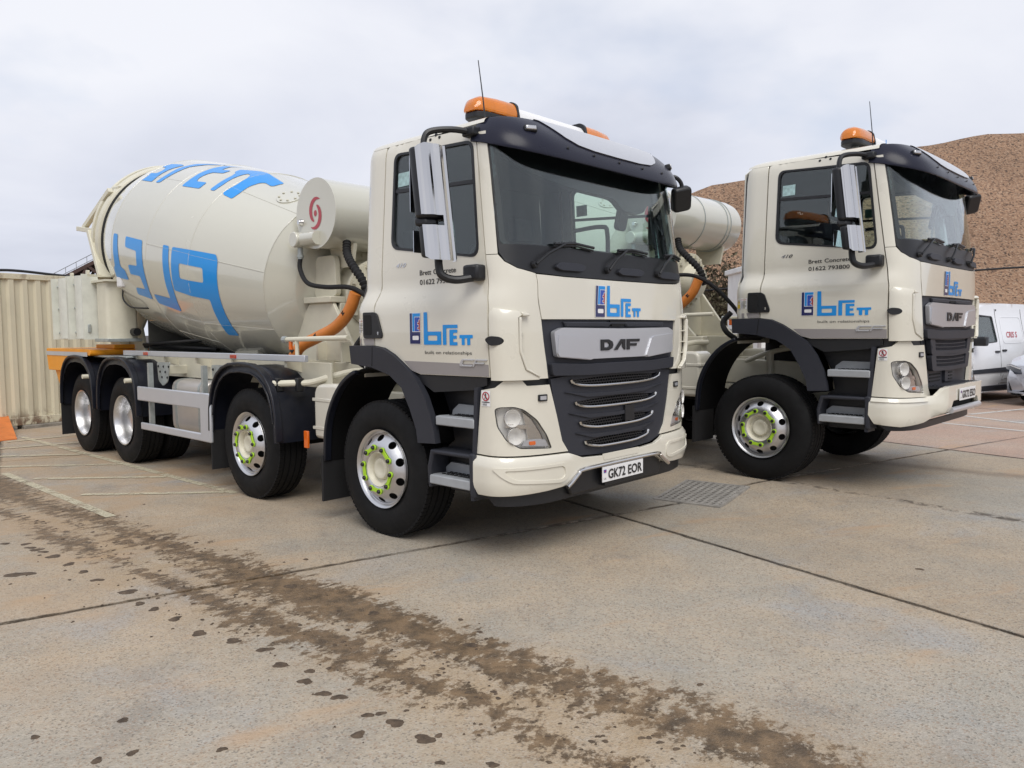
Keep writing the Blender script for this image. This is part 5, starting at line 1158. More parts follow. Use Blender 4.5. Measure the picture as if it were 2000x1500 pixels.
        # fuel tank box
        tk=obj('fuel_tank',MB().prism(rpoly([(sg*1.02,.44),(sg*.52,.44),(sg*.52,1.05),(sg*1.02,1.05)],[.14,.05,.05,.12],5),-3.98,-3.16,lambda u,v,w:(w,u,v)),M['tank'],t,bevel=.02)
        for x in (-3.86,-3.3): obj('tank_strap',MB().prism(rpoly([(sg*1.027,.435),(sg*.52,.435),(sg*.52,1.057),(sg*1.027,1.057)],[.14,.05,.05,.12],5),x-.02,x+.02,lambda u,v,w:(w,u,v)),M['galv'],tk)
        # reservoir behind the front wheel
        rs=obj('reservoir',MB().prism(rpoly([(-1.22,.62),(-1.22,1.10),(-.80,1.12),(-.80,.62)],[.05,.12,.12,.05],4),sg*.95,sg*.66,lambda u,v,w:(u,w,v)),M['cream'],t,bevel=.03,seg=3)
        for z in (.70,.95): obj('reservoir_band',MB().box((-1.235,min(sg*.955,sg*.65),z),(-.79,max(sg*.955,sg*.65),z+.03)),M['cream'],rs,bevel=.005)
        obj('marker_lens',MB().box((-1.20,sg*1.06-.01,.55),(-1.14,sg*1.06+.01,.70)),M['orangelens'],rs,bevel=.004)
    for x in (.7,-1.0,-2.6,-4.0,-5.8,-7.1): obj('cross_member',MB().box((x-.04,-.38,.80),(x+.04,.38,.98)),M['cream_matt'],t)
    obj('engine',MB().box((-.35,-.40,.62),(1.0,.40,1.28)),M['darkgap'],t,bevel=.05)
    obj('underside_blocker',MB().box((-.5,-.98,.43),(1.12,.98,.46)),M['darkgap'],t)  # unseen dark sheet added to block light and darken the ground below
    obj('driveline_blocker',MB().box((-6.6,-.34,.52),(-.5,.34,.74)),M['darkgap'],t,bevel=.05)  # plain dark box added to keep light out between the axles
    for sg in (-1,1): obj('air_tank_blocker',MB().tube([(-4.5,sg*.62,.62),(-3.75,sg*.62,.62)],.16,16),M['darkgap'],t)  # dark cylinders added with it, also blocking light under the chassis
    obj('sump',MB().box((-.4,-.3,.36),(.8,.3,.62)),M['darkgap'],t,bevel=.08)
    for x in AX: obj('axle',MB().tube([(x,-.95,RAD-.004),(x,.95,RAD-.004)],.075,12),M['darkgap'],t)
    for sg in (-1,1):
        for x in (.0,-2.02): obj('leaf_spring',MB().prism([(x-.85,.72),(x-.4,.60),(x,.56),(x+.4,.60),(x+.8,.72),(x+.8,.76),(x,.66),(x-.85,.76)],sg*.38,sg*.47,lambda u,v,w:(u,w,v)),M['cream_matt'],t)
        mb=MB(); mb.tube(bez([(.35,sg*.5,1.0),(.1,sg*.56,1.14),(-.2,sg*.55,1.1),(-.5,sg*.5,1.0)],5),.025,8); mb.tube(bez([(.38,sg*.6,.95),(.3,sg*.62,1.1),(.1,sg*.6,1.18),(-.1,sg*.52,1.16)],5),.015,8); mb.tube([(.2,sg*.55,.7),(.22,sg*.58,1.12)],.03,8); mb.tube([(-.22,sg*.5,.75),(-.2,sg*.55,1.1)],.04,8)
        obj('suspension_strut',mb,M['cream_matt'],t)
def guard_side(arc,xc_,sg):
    """thin outer skirt of the mudguard"""
    mb=MB(); V=[];F=[]
    for x,z in arc: V+=[(x,sg*1.20,z),(xc_+(x-xc_)*.93,sg*1.215,z-.05 if z>.7 else z)]
    for i in range(len(arc)-1): F.append((2*i,2*i+1,2*i+3,2*i+2))
    V2=[(x,y-sg*.008,z) for x,y,z in V]; n=len(V)
    return mb.add(V+V2,F+[tuple(i+n for i in f[::-1]) for f in F])
def build_wheels(t,steer=0):
    for i,x in enumerate(AX[:2]):
        for sg in (-1,1): front_wheel(t,x,sg,.13+.4*i,steer if i<2 else 0)
    for x in AX[2:]:
        for sg in (-1,1): rear_wheel(t,x,sg)
# ------------------------------------------------------------------ drum, tank, chutes
TAU=.189; DA=np.array([-2.22,0,2.063]); DX=np.array([-math.cos(TAU),0,math.sin(TAU)]); DE=np.array([math.sin(TAU),0,math.cos(TAU)])
DS=[-.27,-.26,-.16,0,1.139,2.091,3.056,3.075,3.45,3.74]; DR=[.0,.30,.58,.839,1.069,1.124,1.144,1.115,1.075,1.0]
def drumP(s,phi,off):
    s=np.asarray(s,float); phi=np.asarray(phi,float); r=np.interp(s,DS,DR)+off
    return DA+DX*s[:,None]+r[:,None]*(np.cos(phi)[:,None]*np.array([0,-1.,0])+np.sin(phi)[:,None]*DE)
def drum_lathe(prof,n=96,mb=None):
    mb=mb or MB(); V=[];F=[]
    for s,r in prof:
        for j in range(n):
            a=2*PI*j/n; V.append(tuple(DA+DX*s+r*(math.cos(a)*np.array([0,-1.,0])+math.sin(a)*DE)))
    for i in range(len(prof)-1):
        for j in range(n): F.append((i*n+j,i*n+(j+1)%n,(i+1)*n+(j+1)%n,(i+1)*n+j))
    return mb.add(V,F)
def build_mixer(t):
    main=[(s,r) for s,r in zip(DS,DR)]
    d=obj('drum',drum_lathe(main),M['drum'],t,smooth=12)
    for s in (1.139,2.091,3.056,0.0):
        r=float(np.interp(s,DS,DR)); obj('drum_weld',drum_lathe([(s-.006,r-.001),(s-.003,r+.003),(s+.003,r+.003),(s+.006,r-.001)]),M['drum'],d)
    for s0,s1,ph in ((0,1.139,.095),(1.139,2.091,.10),(2.091,3.056,.85),(0,1.139,.92),(0,1.139,-.62),(1.139,2.091,-.9)):
        P=drumP(np.linspace(s0,s1,9),np.full(9,ph),.0); obj('drum_seam',MB().tube(P,.0045,5),M['drum'],d)
    ring=drum_lathe([(3.76,.98),(3.78,1.03),(3.79,1.04),(3.90,1.04),(3.91,1.03),(3.93,.98),(4.0,.96)]); obj('roller_ring',ring,M['cream_matt'],d)
    obj('roller_groove',drum_lathe([(3.70,.99),(3.70,1.018),(3.765,1.015),(3.765,.98)]),M['darkgap'],d)
    obj('drum_mouth',drum_lathe([(3.93,.97),(3.985,.96),(3.99,1.035),(4.04,1.04),(4.06,1.02),(4.12,.92),(4.32,.62),(4.32,.0)]),M['cream_matt'],d)
    for s0 in (.55,):
        hatch=[(s0+.13*math.cos(a),1.12+.15*math.sin(a)) for a in np.linspace(0,2*PI,25)[:-1]]
        obj('inspection_hatch',panel([(a-.18,b) for a,b in hatch],drumP,h=.06,th=.012,off=.012),M['drum'],d,bevel=.004)
        for k in range(8):
            a=2*PI*k/8; c=drumP([s0-.18+.10*math.cos(a)],[1.12+.115*math.sin(a)],.012)[0]; obj('hatch_bolt',MB().lathe([(0,.012),(.012,.010),(.014,0)],8,'Z'),M['cream_matt'],d,loc=tuple(c))
    # lower logo (upside down), traced on the drum
    low={'b':([(.65,-.76),(.835,-.76),(.835,-.325),(1.49,-.30),(1.50,.13),(.72,.16),(.68,.10)],[rpoly([(.89,-.155),(1.32,-.16),(1.33,-.01),(.90,-.005)],.03,3)]),
         'r':([(1.575,.13),(1.705,.13),(1.68,-.10),(1.655,-.41),(2.05,-.41),(2.03,-.51),(1.52,-.54),(1.51,-.30)],[]),
         'e':([(2.20,.12),(2.65,.12),(2.64,.01),(2.34,.0),(2.33,-.15),(2.58,-.165),(2.56,-.26),(2.29,-.25),(2.25,-.385),(2.52,-.40),(2.55,-.48),(2.15,-.485),(2.14,-.27)],[]),
         't':([(2.88,.12),(2.995,.12),(2.985,-.22),(3.03,-.24),(3.03,-.35),(2.66,-.335),(2.70,-.24),(2.82,-.21)],[])}
    for P,H in low.values(): obj('drum_letter',panel(rpoly(P,.025,3),drumP,H,h=.05,th=0,off=.004),M['blue'],d,smooth=30,recalc=False)
    up=[[(3.105,.768),(2.752,.77),(2.775,.89),(2.762,1.017),(2.681,1.144),(2.781,1.158),(3.004,1.135),(3.042,1.035),(2.93,1.037),(2.869,.973),(2.898,.907),(3.101,.893)],
        [(2.649,.77),(2.548,.776),(2.52,.882),(2.501,1.006),(2.494,1.121),(2.322,1.258),(1.984,1.357),(2.353,1.3),(2.555,1.232),(2.636,1.081),(2.623,.908)],
        [(1.991,.782),(1.619,.799),(1.624,.903),(1.832,.889),(1.881,.947),(1.875,1.035),(1.837,1.089),(1.66,1.115),(1.661,1.209),(1.83,1.185),(1.887,1.312),(1.761,1.405),(1.998,1.294),(2.02,1.178),(2.019,1.033),(1.998,.9)],
        [(1.408,.813),(1.313,.813),(1.304,.921),(1.328,1.056),(1.329,1.173),(1.306,1.225),(1.209,1.195),(1.136,1.119),(1.105,.972),(1.129,.812),(1.094,.794),(.941,.784),(.929,.878),(.941,1.015),(.917,1.137),(.877,1.171),(.764,1.158),(.734,1.176),(.742,1.312),(1.321,1.382),(1.612,1.29),(1.55,1.188),(1.498,1.183),(1.432,1.098),(1.412,.937)]]
    for P in up: obj('drum_letter',panel(rpoly(P,.025,3),drumP,h=.05,th=0,off=.004),M['blue'],d,smooth=30,recalc=False)
    # the same pair of logos on the far side of the drum
    for P,H in low.values(): obj('drum_letter',panel([(a,PI+.15+b) for a,b in P],drumP,[[(a,PI+.15+b) for a,b in q] for q in H],h=.07,th=0,off=.004),M['blue'],d,smooth=30,recalc=False)
    # gearbox and pedestal
    mb=MB(); drum_lathe([(-.30,.0),(-.30,.36),(-.36,.38),(-.40,.38),(-.42,.30),(-.62,.28),(-.66,.34),(-.70,.34),(-.72,.22),(-.85,.18),(-.86,0)],32,mb); g=obj('gearbox',mb,M['cream_matt'],t)
    mb=MB()
    for s,r,n in ((-.40,.345,20),(-.70,.31,18)):
        for k in range(n):
            a=2*PI*k/n; c=DA+DX*(s-.012)+r*(math.cos(a)*np.array([0,-1.,0])+math.sin(a)*DE); mb.box(tuple(c-.016),tuple(c+.016))
    tag(obj('gearbox_bolts',mb,M['cream_matt'],g),kind='stuff')
    for sg in (-1,1):
        pd=obj('pedestal',MB().prism([(-2.45,1.272),(-1.15,1.272),(-1.35,1.48),(-1.62,1.84),(-2.02,1.84),(-2.25,1.6)],sg*.42,sg*.46,lambda u,v,w:(u,w,v)),M['cream_matt'],t,bevel=.008)
        obj('pedestal_cap',MB().box((-2.06,min(sg*.30,sg*.50),1.84),(-1.60,max(sg*.30,sg*.50),1.90)),M['cream_matt'],pd,bevel=.008)
        obj('bearing_cheek',MB().prism(rpoly([(-2.02,1.90),(-1.64,1.90),(-1.66,2.30),(-1.98,2.30)],.06,4),sg*.34,sg*.40,lambda u,v,w:(u,w,v)),M['cream_matt'],pd,bevel=.006)
        for x in (-2.2,-1.75,-1.35): obj('pedestal_rib',MB().box((x-.012,min(sg*.46,sg*.56),1.275),(x+.012,max(sg*.46,sg*.56),1.46)),M['cream_matt'],pd)
    obj('pedestal_front',MB().prism([(-.46,1.275),(.46,1.275),(.38,1.84),(-.38,1.84)],-1.64,-1.60,lambda u,v,w:(w-(v-1.275)*.0,u,v)),M['cream_matt'],t,bevel=.006)
    # tank saddle
    for y in (-.30,.70): obj('tank_saddle',MB().prism([(-1.80,2.18),(-1.50,2.18),(-1.45,2.40),(-1.55,2.365),(-1.65,2.355),(-1.75,2.365),(-1.85,2.40)],y-.02,y+.02,lambda u,v,w:(u,w,v)),M['cream_matt'],t)
    # water tank
    TC=(-1.655,0,2.672); r=.325
    tk=obj('water_tank',MB().lathe([(0,-.60),(r+.004,-.60),(r+.004,-.575),(r,-.575),(r,.86),(r*.97,.94),(r*.86,.995),(r*.6,1.02),(0,1.03)],64,'Y',TC),M['drum'],t,smooth=25)
    for y in (.58,.66,.04): obj('tank_band',MB().lathe([(r,y-.006),(r+.007,y-.005),(r+.007,y+.005),(r,y+.006)],64,'Y',TC),M['galv'],tk)
    fn=lambda u,v,off: np.stack([TC[0]+u,np.full(len(u),-.60)-off,TC[2]+v],1)
    mb=MB()
    for s in (1,-1):
        outer=[]; inner=[]
        for k in range(15):
            a=R(50)+R(205)*k/14; rr=.152-.060*k/14; outer.append((rr*math.cos(a)*.86-.004,rr*math.sin(a)+.01))
            w_=.060*math.sin(PI*min(1,(k+.2)/15.0))**.8; inner.append(((rr-w_)*math.cos(a)*.86-.004,(rr-w_)*math.sin(a)+.01))
        P=[(s*a,s*b) for a,b in outer+inner[::-1]]; panel(P,fn,h=.03,th=0,off=.003,mb=mb)
    panel([(.024*math.cos(a),.03*math.sin(a)) for a in np.linspace(0,2*PI,13)[:-1]],fn,h=.03,th=0,off=.003,mb=mb)
    obj('tank_emblem',mb,M['crimson'],tk,smooth=0,recalc=False)
    obj('tank_valve',MB().lathe([(0,-.04),(.022,-.04),(.03,-.02),(.034,0)],12,'Y',(TC[0]-.235,-.602,TC[2]-.065)),M['chrome'],tk)
    fl=obj('strainer',MB().lathe([(0,-.70),(.066,-.70),(.074,-.69),(.074,-.42),(.0,-.42)],24,'Y',(-1.90,0,2.44)).tube([(-1.90,-.62,2.44),(-1.60,-.615,2.44)],.066,16),M['drum'],t)
    fl.data.transform(Matrix.Identity(4))
    obj('hose_fitting',MB().tube([(-1.90,-.62,2.38),(-1.90,-.62,2.26)],.026,10).tube([(-1.90,-.62,2.30),(-1.90,-.62,2.275)],.034,8),M['galv'],t)
    obj('water_hose',MB().tube(bez([(-1.90,-.62,2.28),(-1.88,-.64,2.16),(-1.72,-.66,2.02),(-1.42,-.66,1.97),(-1.15,-.62,1.96),(-.98,-.58,1.90),(-.80,-.5,1.74),(-.62,-.42,1.5),(-.55,-.4,1.3)],8),.022,10),M['rubber'],t)
    # corrugated hose
    P=bez([(-1.42,-.42,2.40),(-1.36,-.46,2.28),(-1.22,-.5,2.16),(-1.08,-.5,2.02),(-1.02,-.48,1.85)],14)
    obj('corrugated_hose',MB().tube(P,.04,12,rf=lambda a:.037+.006*math.sin(a*2*PI*18)),M['rubber'],t)
    obj('concrete_hose',MB().tube(bez([(-1.02,-.62,1.90),(-1.10,-.64,1.74),(-1.28,-.66,1.60),(-1.55,-.70,1.50),(-1.75,-.74,1.42),(-1.88,-.76,1.28)],8),.055,14),M['hose'],t)
    for p in ((-1.12,-.64,1.72),(-1.5,-.69,1.515),(-1.8,-.75,1.38)): obj('hose_tie',MB().tube([(p[0]-.012,p[1],p[2]+.012),(p[0]+.012,p[1],p[2]-.012)],.059,14),M['rubber'],t)
    # hand rail / spray lance
    for sg in (-1,1):
        hr=obj('hand_rail',MB().tube([(-1.58,sg*.99,1.492),(-.62,sg*.99,1.508)],.022,10).tube([(-1.40,sg*.99,1.49),(-1.40,sg*.99,1.35)],.018,8),M['cream_matt'],t)
        obj('rail_tap',MB().box((-1.52,sg*.99-.012,1.40),(-1.485,sg*.99+.012,1.48)),M['orangelens'],hr,bevel=.004)
        obj('rail_end',MB().tube([(-1.62,sg*.99,1.492),(-1.56,sg*.99,1.492)],.032,10),M['galv'],hr)
        obj('breather_hose',MB().tube(bez([(-.42,sg*.98,1.52),(-.50,sg*1.0,1.42),(-.46,sg*1.0,1.32),(-.40,sg*.9,1.24)],6),.028,10),M['rubber'],t)
    # exhaust / air intake stack behind the far side of the cab
    obj('intake_stack',MB().prism(rpoly(rect(-.66,.78,-.40,1.05),.04,3),1.35,2.86,lambda u,v,w:(u,v,w)),M['black'],t,bevel=.02)
    obj('stack_trim',MB().box((-.685,1.00,1.5),(-.665,1.06,2.75)),M['galv'],t)
    # rear support frame
    plate=[(-6.75,2.12),(-5.95,1.98),(-5.52,1.80),(-5.72,1.62),(-5.60,1.30),(-6.45,1.30),(-6.95,1.85)]
    for sg in (-1,1):
        f=obj('rear_support',MB().prism(plate,sg*.60,sg*.64,lambda u,v,w:(u,w,v)),M['cream_matt'],t,bevel=.008)
        obj('support_leg',MB().bar((-6.85,sg*.72,1.95),(-6.05,sg*.72,1.28),.12,.22),M['cream_matt'],f,bevel=.01)
        obj('support_brace',MB().bar((-6.7,sg*.68,1.60),(-5.85,sg*.68,1.62),.05,.05),M['cream_matt'],f)
        obj('roller',MB().tube([(-5.75,sg*.62,1.98),(-5.95,sg*.62,2.02)],.12,16),M['galv'],t)
    obj('support_shield',MB().prism([(-.64,1.28),(.64,1.28),(.64,1.98),(.5,1.80),(.25,1.64),(-.25,1.64),(-.5,1.80),(-.64,1.98)],-5.50,-5.47,lambda u,v,w:(w,u,v)),M['shade'],t)  # support plate with the drum's shade painted into its colour
    obj('drum_tray',MB().box((-5.5,-.80,1.272),(-2.7,.80,1.288)),M['guard'],t)
    mb=MB(); mb.tube([(-5.6,-.66,1.42),(-3.6,-.5,1.5)],.02,8); mb.tube([(-5.6,-.64,1.40),(-4.3,-.3,1.36)],.03,8); mb.tube(bez([(-4.2,-.4,1.5),(-3.9,-.42,1.62),(-3.7,-.4,1.45),(-3.4,-.38,1.4)],6),.018,8); obj('brake_pipe',mb,M['black'],t)
    obj('valve_box',MB().box((-3.5,-.5,1.29),(-3.0,-.1,1.43)),M['cream_matt'],t,bevel=.02)
    # rear uprights and hopper
    for sg in (-1,1):
        up=obj('rear_upright',MB().bar((-6.28,sg*.98,2.90),(-5.93,sg*.98,2.27),.07,.15,up=(0,1,0)),M['cream_matt'],t,bevel=.008)
        obj('upright_bar',MB().bar((-6.80,sg*.98,2.985),(-6.12,sg*.98,2.885),.07,.06),M['cream_matt'],up,bevel=.006)
        obj('upright_stay',MB().bar((-6.66,sg*.96,2.98),(-5.90,sg*.88,3.40),.06,.06),M['cream_matt'],up,bevel=.006)
    mb=MB(); pr=[(3.62,.42),(3.40,.45),(3.05,.38),(2.70,.24),(2.52,.16)]; V=[];F=[]
    for z,rr in pr:
        for j in range(24):
            a=2*PI*j/24; V.append((-6.72+rr*.8*math.cos(a),rr*1.5*math.sin(a)*(.75 if z>2.8 else .6),z-.12*math.cos(a)))
    for i in range(len(pr)-1):
        for j in range(24): F.append((i*24+j,i*24+(j+1)%24,(i+1)*24+(j+1)%24,(i+1)*24+j))
    obj('hopper',mb.add([(x,y,z-.25) for x,y,z in V],F),M['cream_matt'],t)
    obj('discharge_collar',MB().prism(rpoly([(-.78,2.25),(.78,2.25),(.70,3.0),(.3,3.3),(-.3,3.3),(-.70,3.0)],.15,4),-6.45,-6.36,lambda u,v,w:(w-.08*(v-2.2)*0,u,v)),M['cream_matt'],t,bevel=.02)
    obj('top_lug',MB().prism([(-6.25,3.22),(-5.85,3.36),(-5.80,3.46),(-6.0,3.47),(-6.28,3.33)],-.82,-.62,lambda u,v,w:(u,w,v)),M['cream_matt'],t,bevel=.02)
    # spare chute sections hung on the side
    for i,(xa,xb) in enumerate(((-7.02,-6.42),(-6.38,-5.84))):
        c=obj('chute_section',chute(xa,xb,1.50,2.30),M['chute'],t)
        for xx in (xa,xb-.02): obj('chute_flange',MB().box((xx,-1.29,1.49),(xx+.02,-1.10,2.31)),M['chute'],c)
        obj('chute_rim',MB().box((xa,-1.21,2.28),(xb,-1.05,2.31)),M['cream_matt'],c)
        for z in (1.58,1.9,2.2):
            for x in (xa+.035,xb-.035): obj('chute_bolt',MB().lathe([(0,-.012),(.012,-.01),(.014,0)],8,'Y',(x,-1.216,z)),M['galv'],c)
        obj('chute_latch',MB().box((xb-.06,-1.24,1.58),(xb+.02,-1.205,1.68)),M['galv'],c,bevel=.006)
        obj('chute_lug',MB().prism(rpoly(rect(xb-.06,2.26,xb+.0,2.36),.02,3),-1.22,-1.19,lambda u,v,w:(u,w,v)),M['cream_matt'],c)
    c=obj('chute_holder',MB().prism(rpoly([(-5.78,-1.15),(-5.44,-1.15),(-5.40,-.95),(-5.44,-.78),(-5.78,-.78)],.05,4),1.48,2.20,lambda u,v,w:(u,v,w)),M['cream_matt'],t,bevel=.006)
    obj('holder_cap',MB().box((-5.85,-1.18,2.20),(-5.36,-.74,2.225)),M['cream_matt'],c)
    obj('holder_foot',MB().box((-5.83,-1.17,1.46),(-5.38,-.76,1.50)),M['galv'],c,bevel=.004)
    obj('work_lamp',MB().box((-.07,-.06,-.10),(.07,.06,.10)),M['white'],t,bevel=.02,loc=(-5.22,-1.02,2.22))
    obj('work_lamp_cable',MB().tube(bez([(-5.3,-1.0,2.12),(-5.3,-1.0,1.98),(-5.1,-.98,1.88),(-4.8,-.9,1.86)],6),.010,6),M['black'],t)
    obj('hydraulic_coupling',MB().tube([(-5.45,-.85,1.58),(-5.30,-.85,1.58)],.05,10),M['black'],t)
    # rear orange tray
    body=[(-7.66,1.365),(-5.96,1.365),(-5.92,1.33),(-5.94,1.28),(-6.36,1.30),(-6.85,1.22),(-7.05,1.06),(-7.60,1.06),(-7.66,1.30)]
    tr=obj('rear_tray',MB().prism(rpoly(body,.03,3),-1.20,1.20,lambda u,v,w:(u,w,v)),M['orange'],t,bevel=.03,seg=3)
    obj('reflective_tape',MB().box((-7.64,-1.207,1.27),(-6.02,-1.203,1.325)),M['reflect'],tr)
    obj('tray_foot',MB().prism([(-7.50,1.06),(-7.05,1.06),(-7.10,.80),(-7.30,.80)],-1.15,-.6,lambda u,v,w:(u,w,v)).prism([(-7.50,1.06),(-7.05,1.06),(-7.10,.80),(-7.30,.80)],.6,1.15,lambda u,v,w:(u,w,v)),M['orange'],tr,bevel=.02)
    obj('tray_lid',MB().box((-6.6,-.9,1.366),(-5.95,-.5,1.42)),M['orange'],tr,bevel=.01)
def chute(xa,xb,z0,z1):
    """half round trough, open towards the truck side, standing upright"""
    mb=MB(); V=[];F=[]; n=12; xm=(xa+xb)/2; w=(xb-xa)/2
    P=[(xa+.02,-1.17),(xa+.06,-1.17)]+[(xm-(w-.07)*math.cos(PI*k/n),-1.17-.10*math.sin(PI*k/n)) for k in range(n+1)]+[(xb-.06,-1.17),(xb-.02,-1.17)]
    Q=[(x,y+.012) for x,y in P]
    k=len(P)
    V=[(x,y,z0) for x,y in P]+[(x,y,z1) for x,y in P]+[(x,y,z0) for x,y in Q]+[(x,y,z1) for x,y in Q]
    for i in range(k-1):
        F+=[(i,i+1,k+i+1,k+i),(2*k+i+1,2*k+i,3*k+i,3*k+i+1)]
        F+=[(k+i,k+i+1,3*k+i+1,3*k+i),(i+1,i,2*k+i,2*k+i+1)]
    F+=[(0,k,3*k,2*k),(k-1,2*k+k-1,3*k+k-1,k+k-1)]
    return mb.add(V,F)
def copy_tree(o,parent=None,skip=()):
    c=o.copy(); COL.objects.link(c); c.parent=parent
    for ch in list(o.children):
        copy_tree(ch,c)
    return c
# ------------------------------------------------------------------ van and car at the right edge
def car(name,label,cat,loc,rz,prof,arches,windows,width,paint,tumble,wheel_r,extra):
    """prof: closed side outline (x forward, z up) listed from the rear sill over the roof to the front sill"""
    t=thing(name,label,cat,loc,rz); hwid=width/2
    def body(sg):
        def f(x,z,off):
            k=hwid-tumble*sm(.9,prof_top,z)-.05*sm(.55,.15,z)-.14*sm(xmax-.7,xmax,x)**2-.08*sm(xmin+.4,xmin,x)**2+.02*np.sin(np.clip((z-.3)/.7,0,1)*PI)
            return np.stack([x,sg*(k+off),z],1)
        return f
    prof_top=max(p[1] for p in prof); xmax=max(p[0] for p in prof); xmin=min(p[0] for p in prof)
    out=list(prof)
    base=[]
    for (ax,r) in sorted(arches,reverse=True):
        base+=[(ax+r*math.cos(a),wheel_r+r*math.sin(a)) for a in np.linspace(-.35,PI+.35,15)]
    base=[(max(xmin,x),max(.2,z)) for x,z in base]
    outline=out+base
    for sg in (-1,1):
        S=body(sg); sh=obj('side_body',panel(outline,S,windows,h=.09,th=.03),paint,t,bevel=.006)
        for w in windows:
            obj('window_seal',panel(shrink(w,-.02),S,[shrink(w,.015)],h=.1,th=.01,off=.003),M['black'],t); obj('window_pane',panel(w,S,h=.12,th=.005,off=-.012),M['glass'],t)
        for ax,r in arches:
            obj('arch_liner',MB().band([(ax+r*math.cos(a),wheel_r+r*math.sin(a)) for a in np.linspace(PI,0,12)],sg*(hwid-.05),sg*(hwid-.34),.01),M['darkgap'],t)
            w=MB(); w.lathe([(wheel_r*.62,-.07),(wheel_r*.66,-.10),(wheel_r*.8,-.115),(wheel_r*.95,-.10),(wheel_r,-.07),(wheel_r,.07),(wheel_r*.9,.1)],40,'Y'); wo=obj('wheel',w,M['tyre'],t,loc=(ax,sg*(hwid-.13),wheel_r)); wo.rotation_euler=(0,0,0 if sg<0 else PI)
            h=MB(); h.lathe([(wheel_r*.64,-.085),(wheel_r*.6,-.06),(wheel_r*.25,-.075),(0,-.08)],24,'Y'); obj('rim',h,M['alu'],wo)
            for k in range(5):
                a=2*PI*k/5; obj('spoke',MB().bar((0,-.09,0),(wheel_r*.6*math.cos(a),-.085,wheel_r*.6*math.sin(a)),.05,.02,up=(0,1,0)),M['alu'],wo)
    # centre skin over the outline
    top=[p for p in prof]; V=[];F=[]; n=14
    fR,fL=body(-1),body(1)
    for x,z in top:
        a=fR(np.array([x]),np.array([z]),-.004)[0]; b=fL(np.array([x]),np.array([z]),-.004)[0]
        for k in range(n+1):
            s=k/n; c=4*s*(1-s); p=a+(b-a)*s
            p=p+np.array([ .12*c if x>xmax-.9 and z<1.0 else 0, 0, (.035*c if z>.9 else 0)]); V.append(tuple(p))
    for i in range(len(top)-1):
        for k in range(n): F.append((i*(n+1)+k,i*(n+1)+k+1,(i+1)*(n+1)+k+1,(i+1)*(n+1)+k))
    extra(t,body,V,F,n,top)
    return t
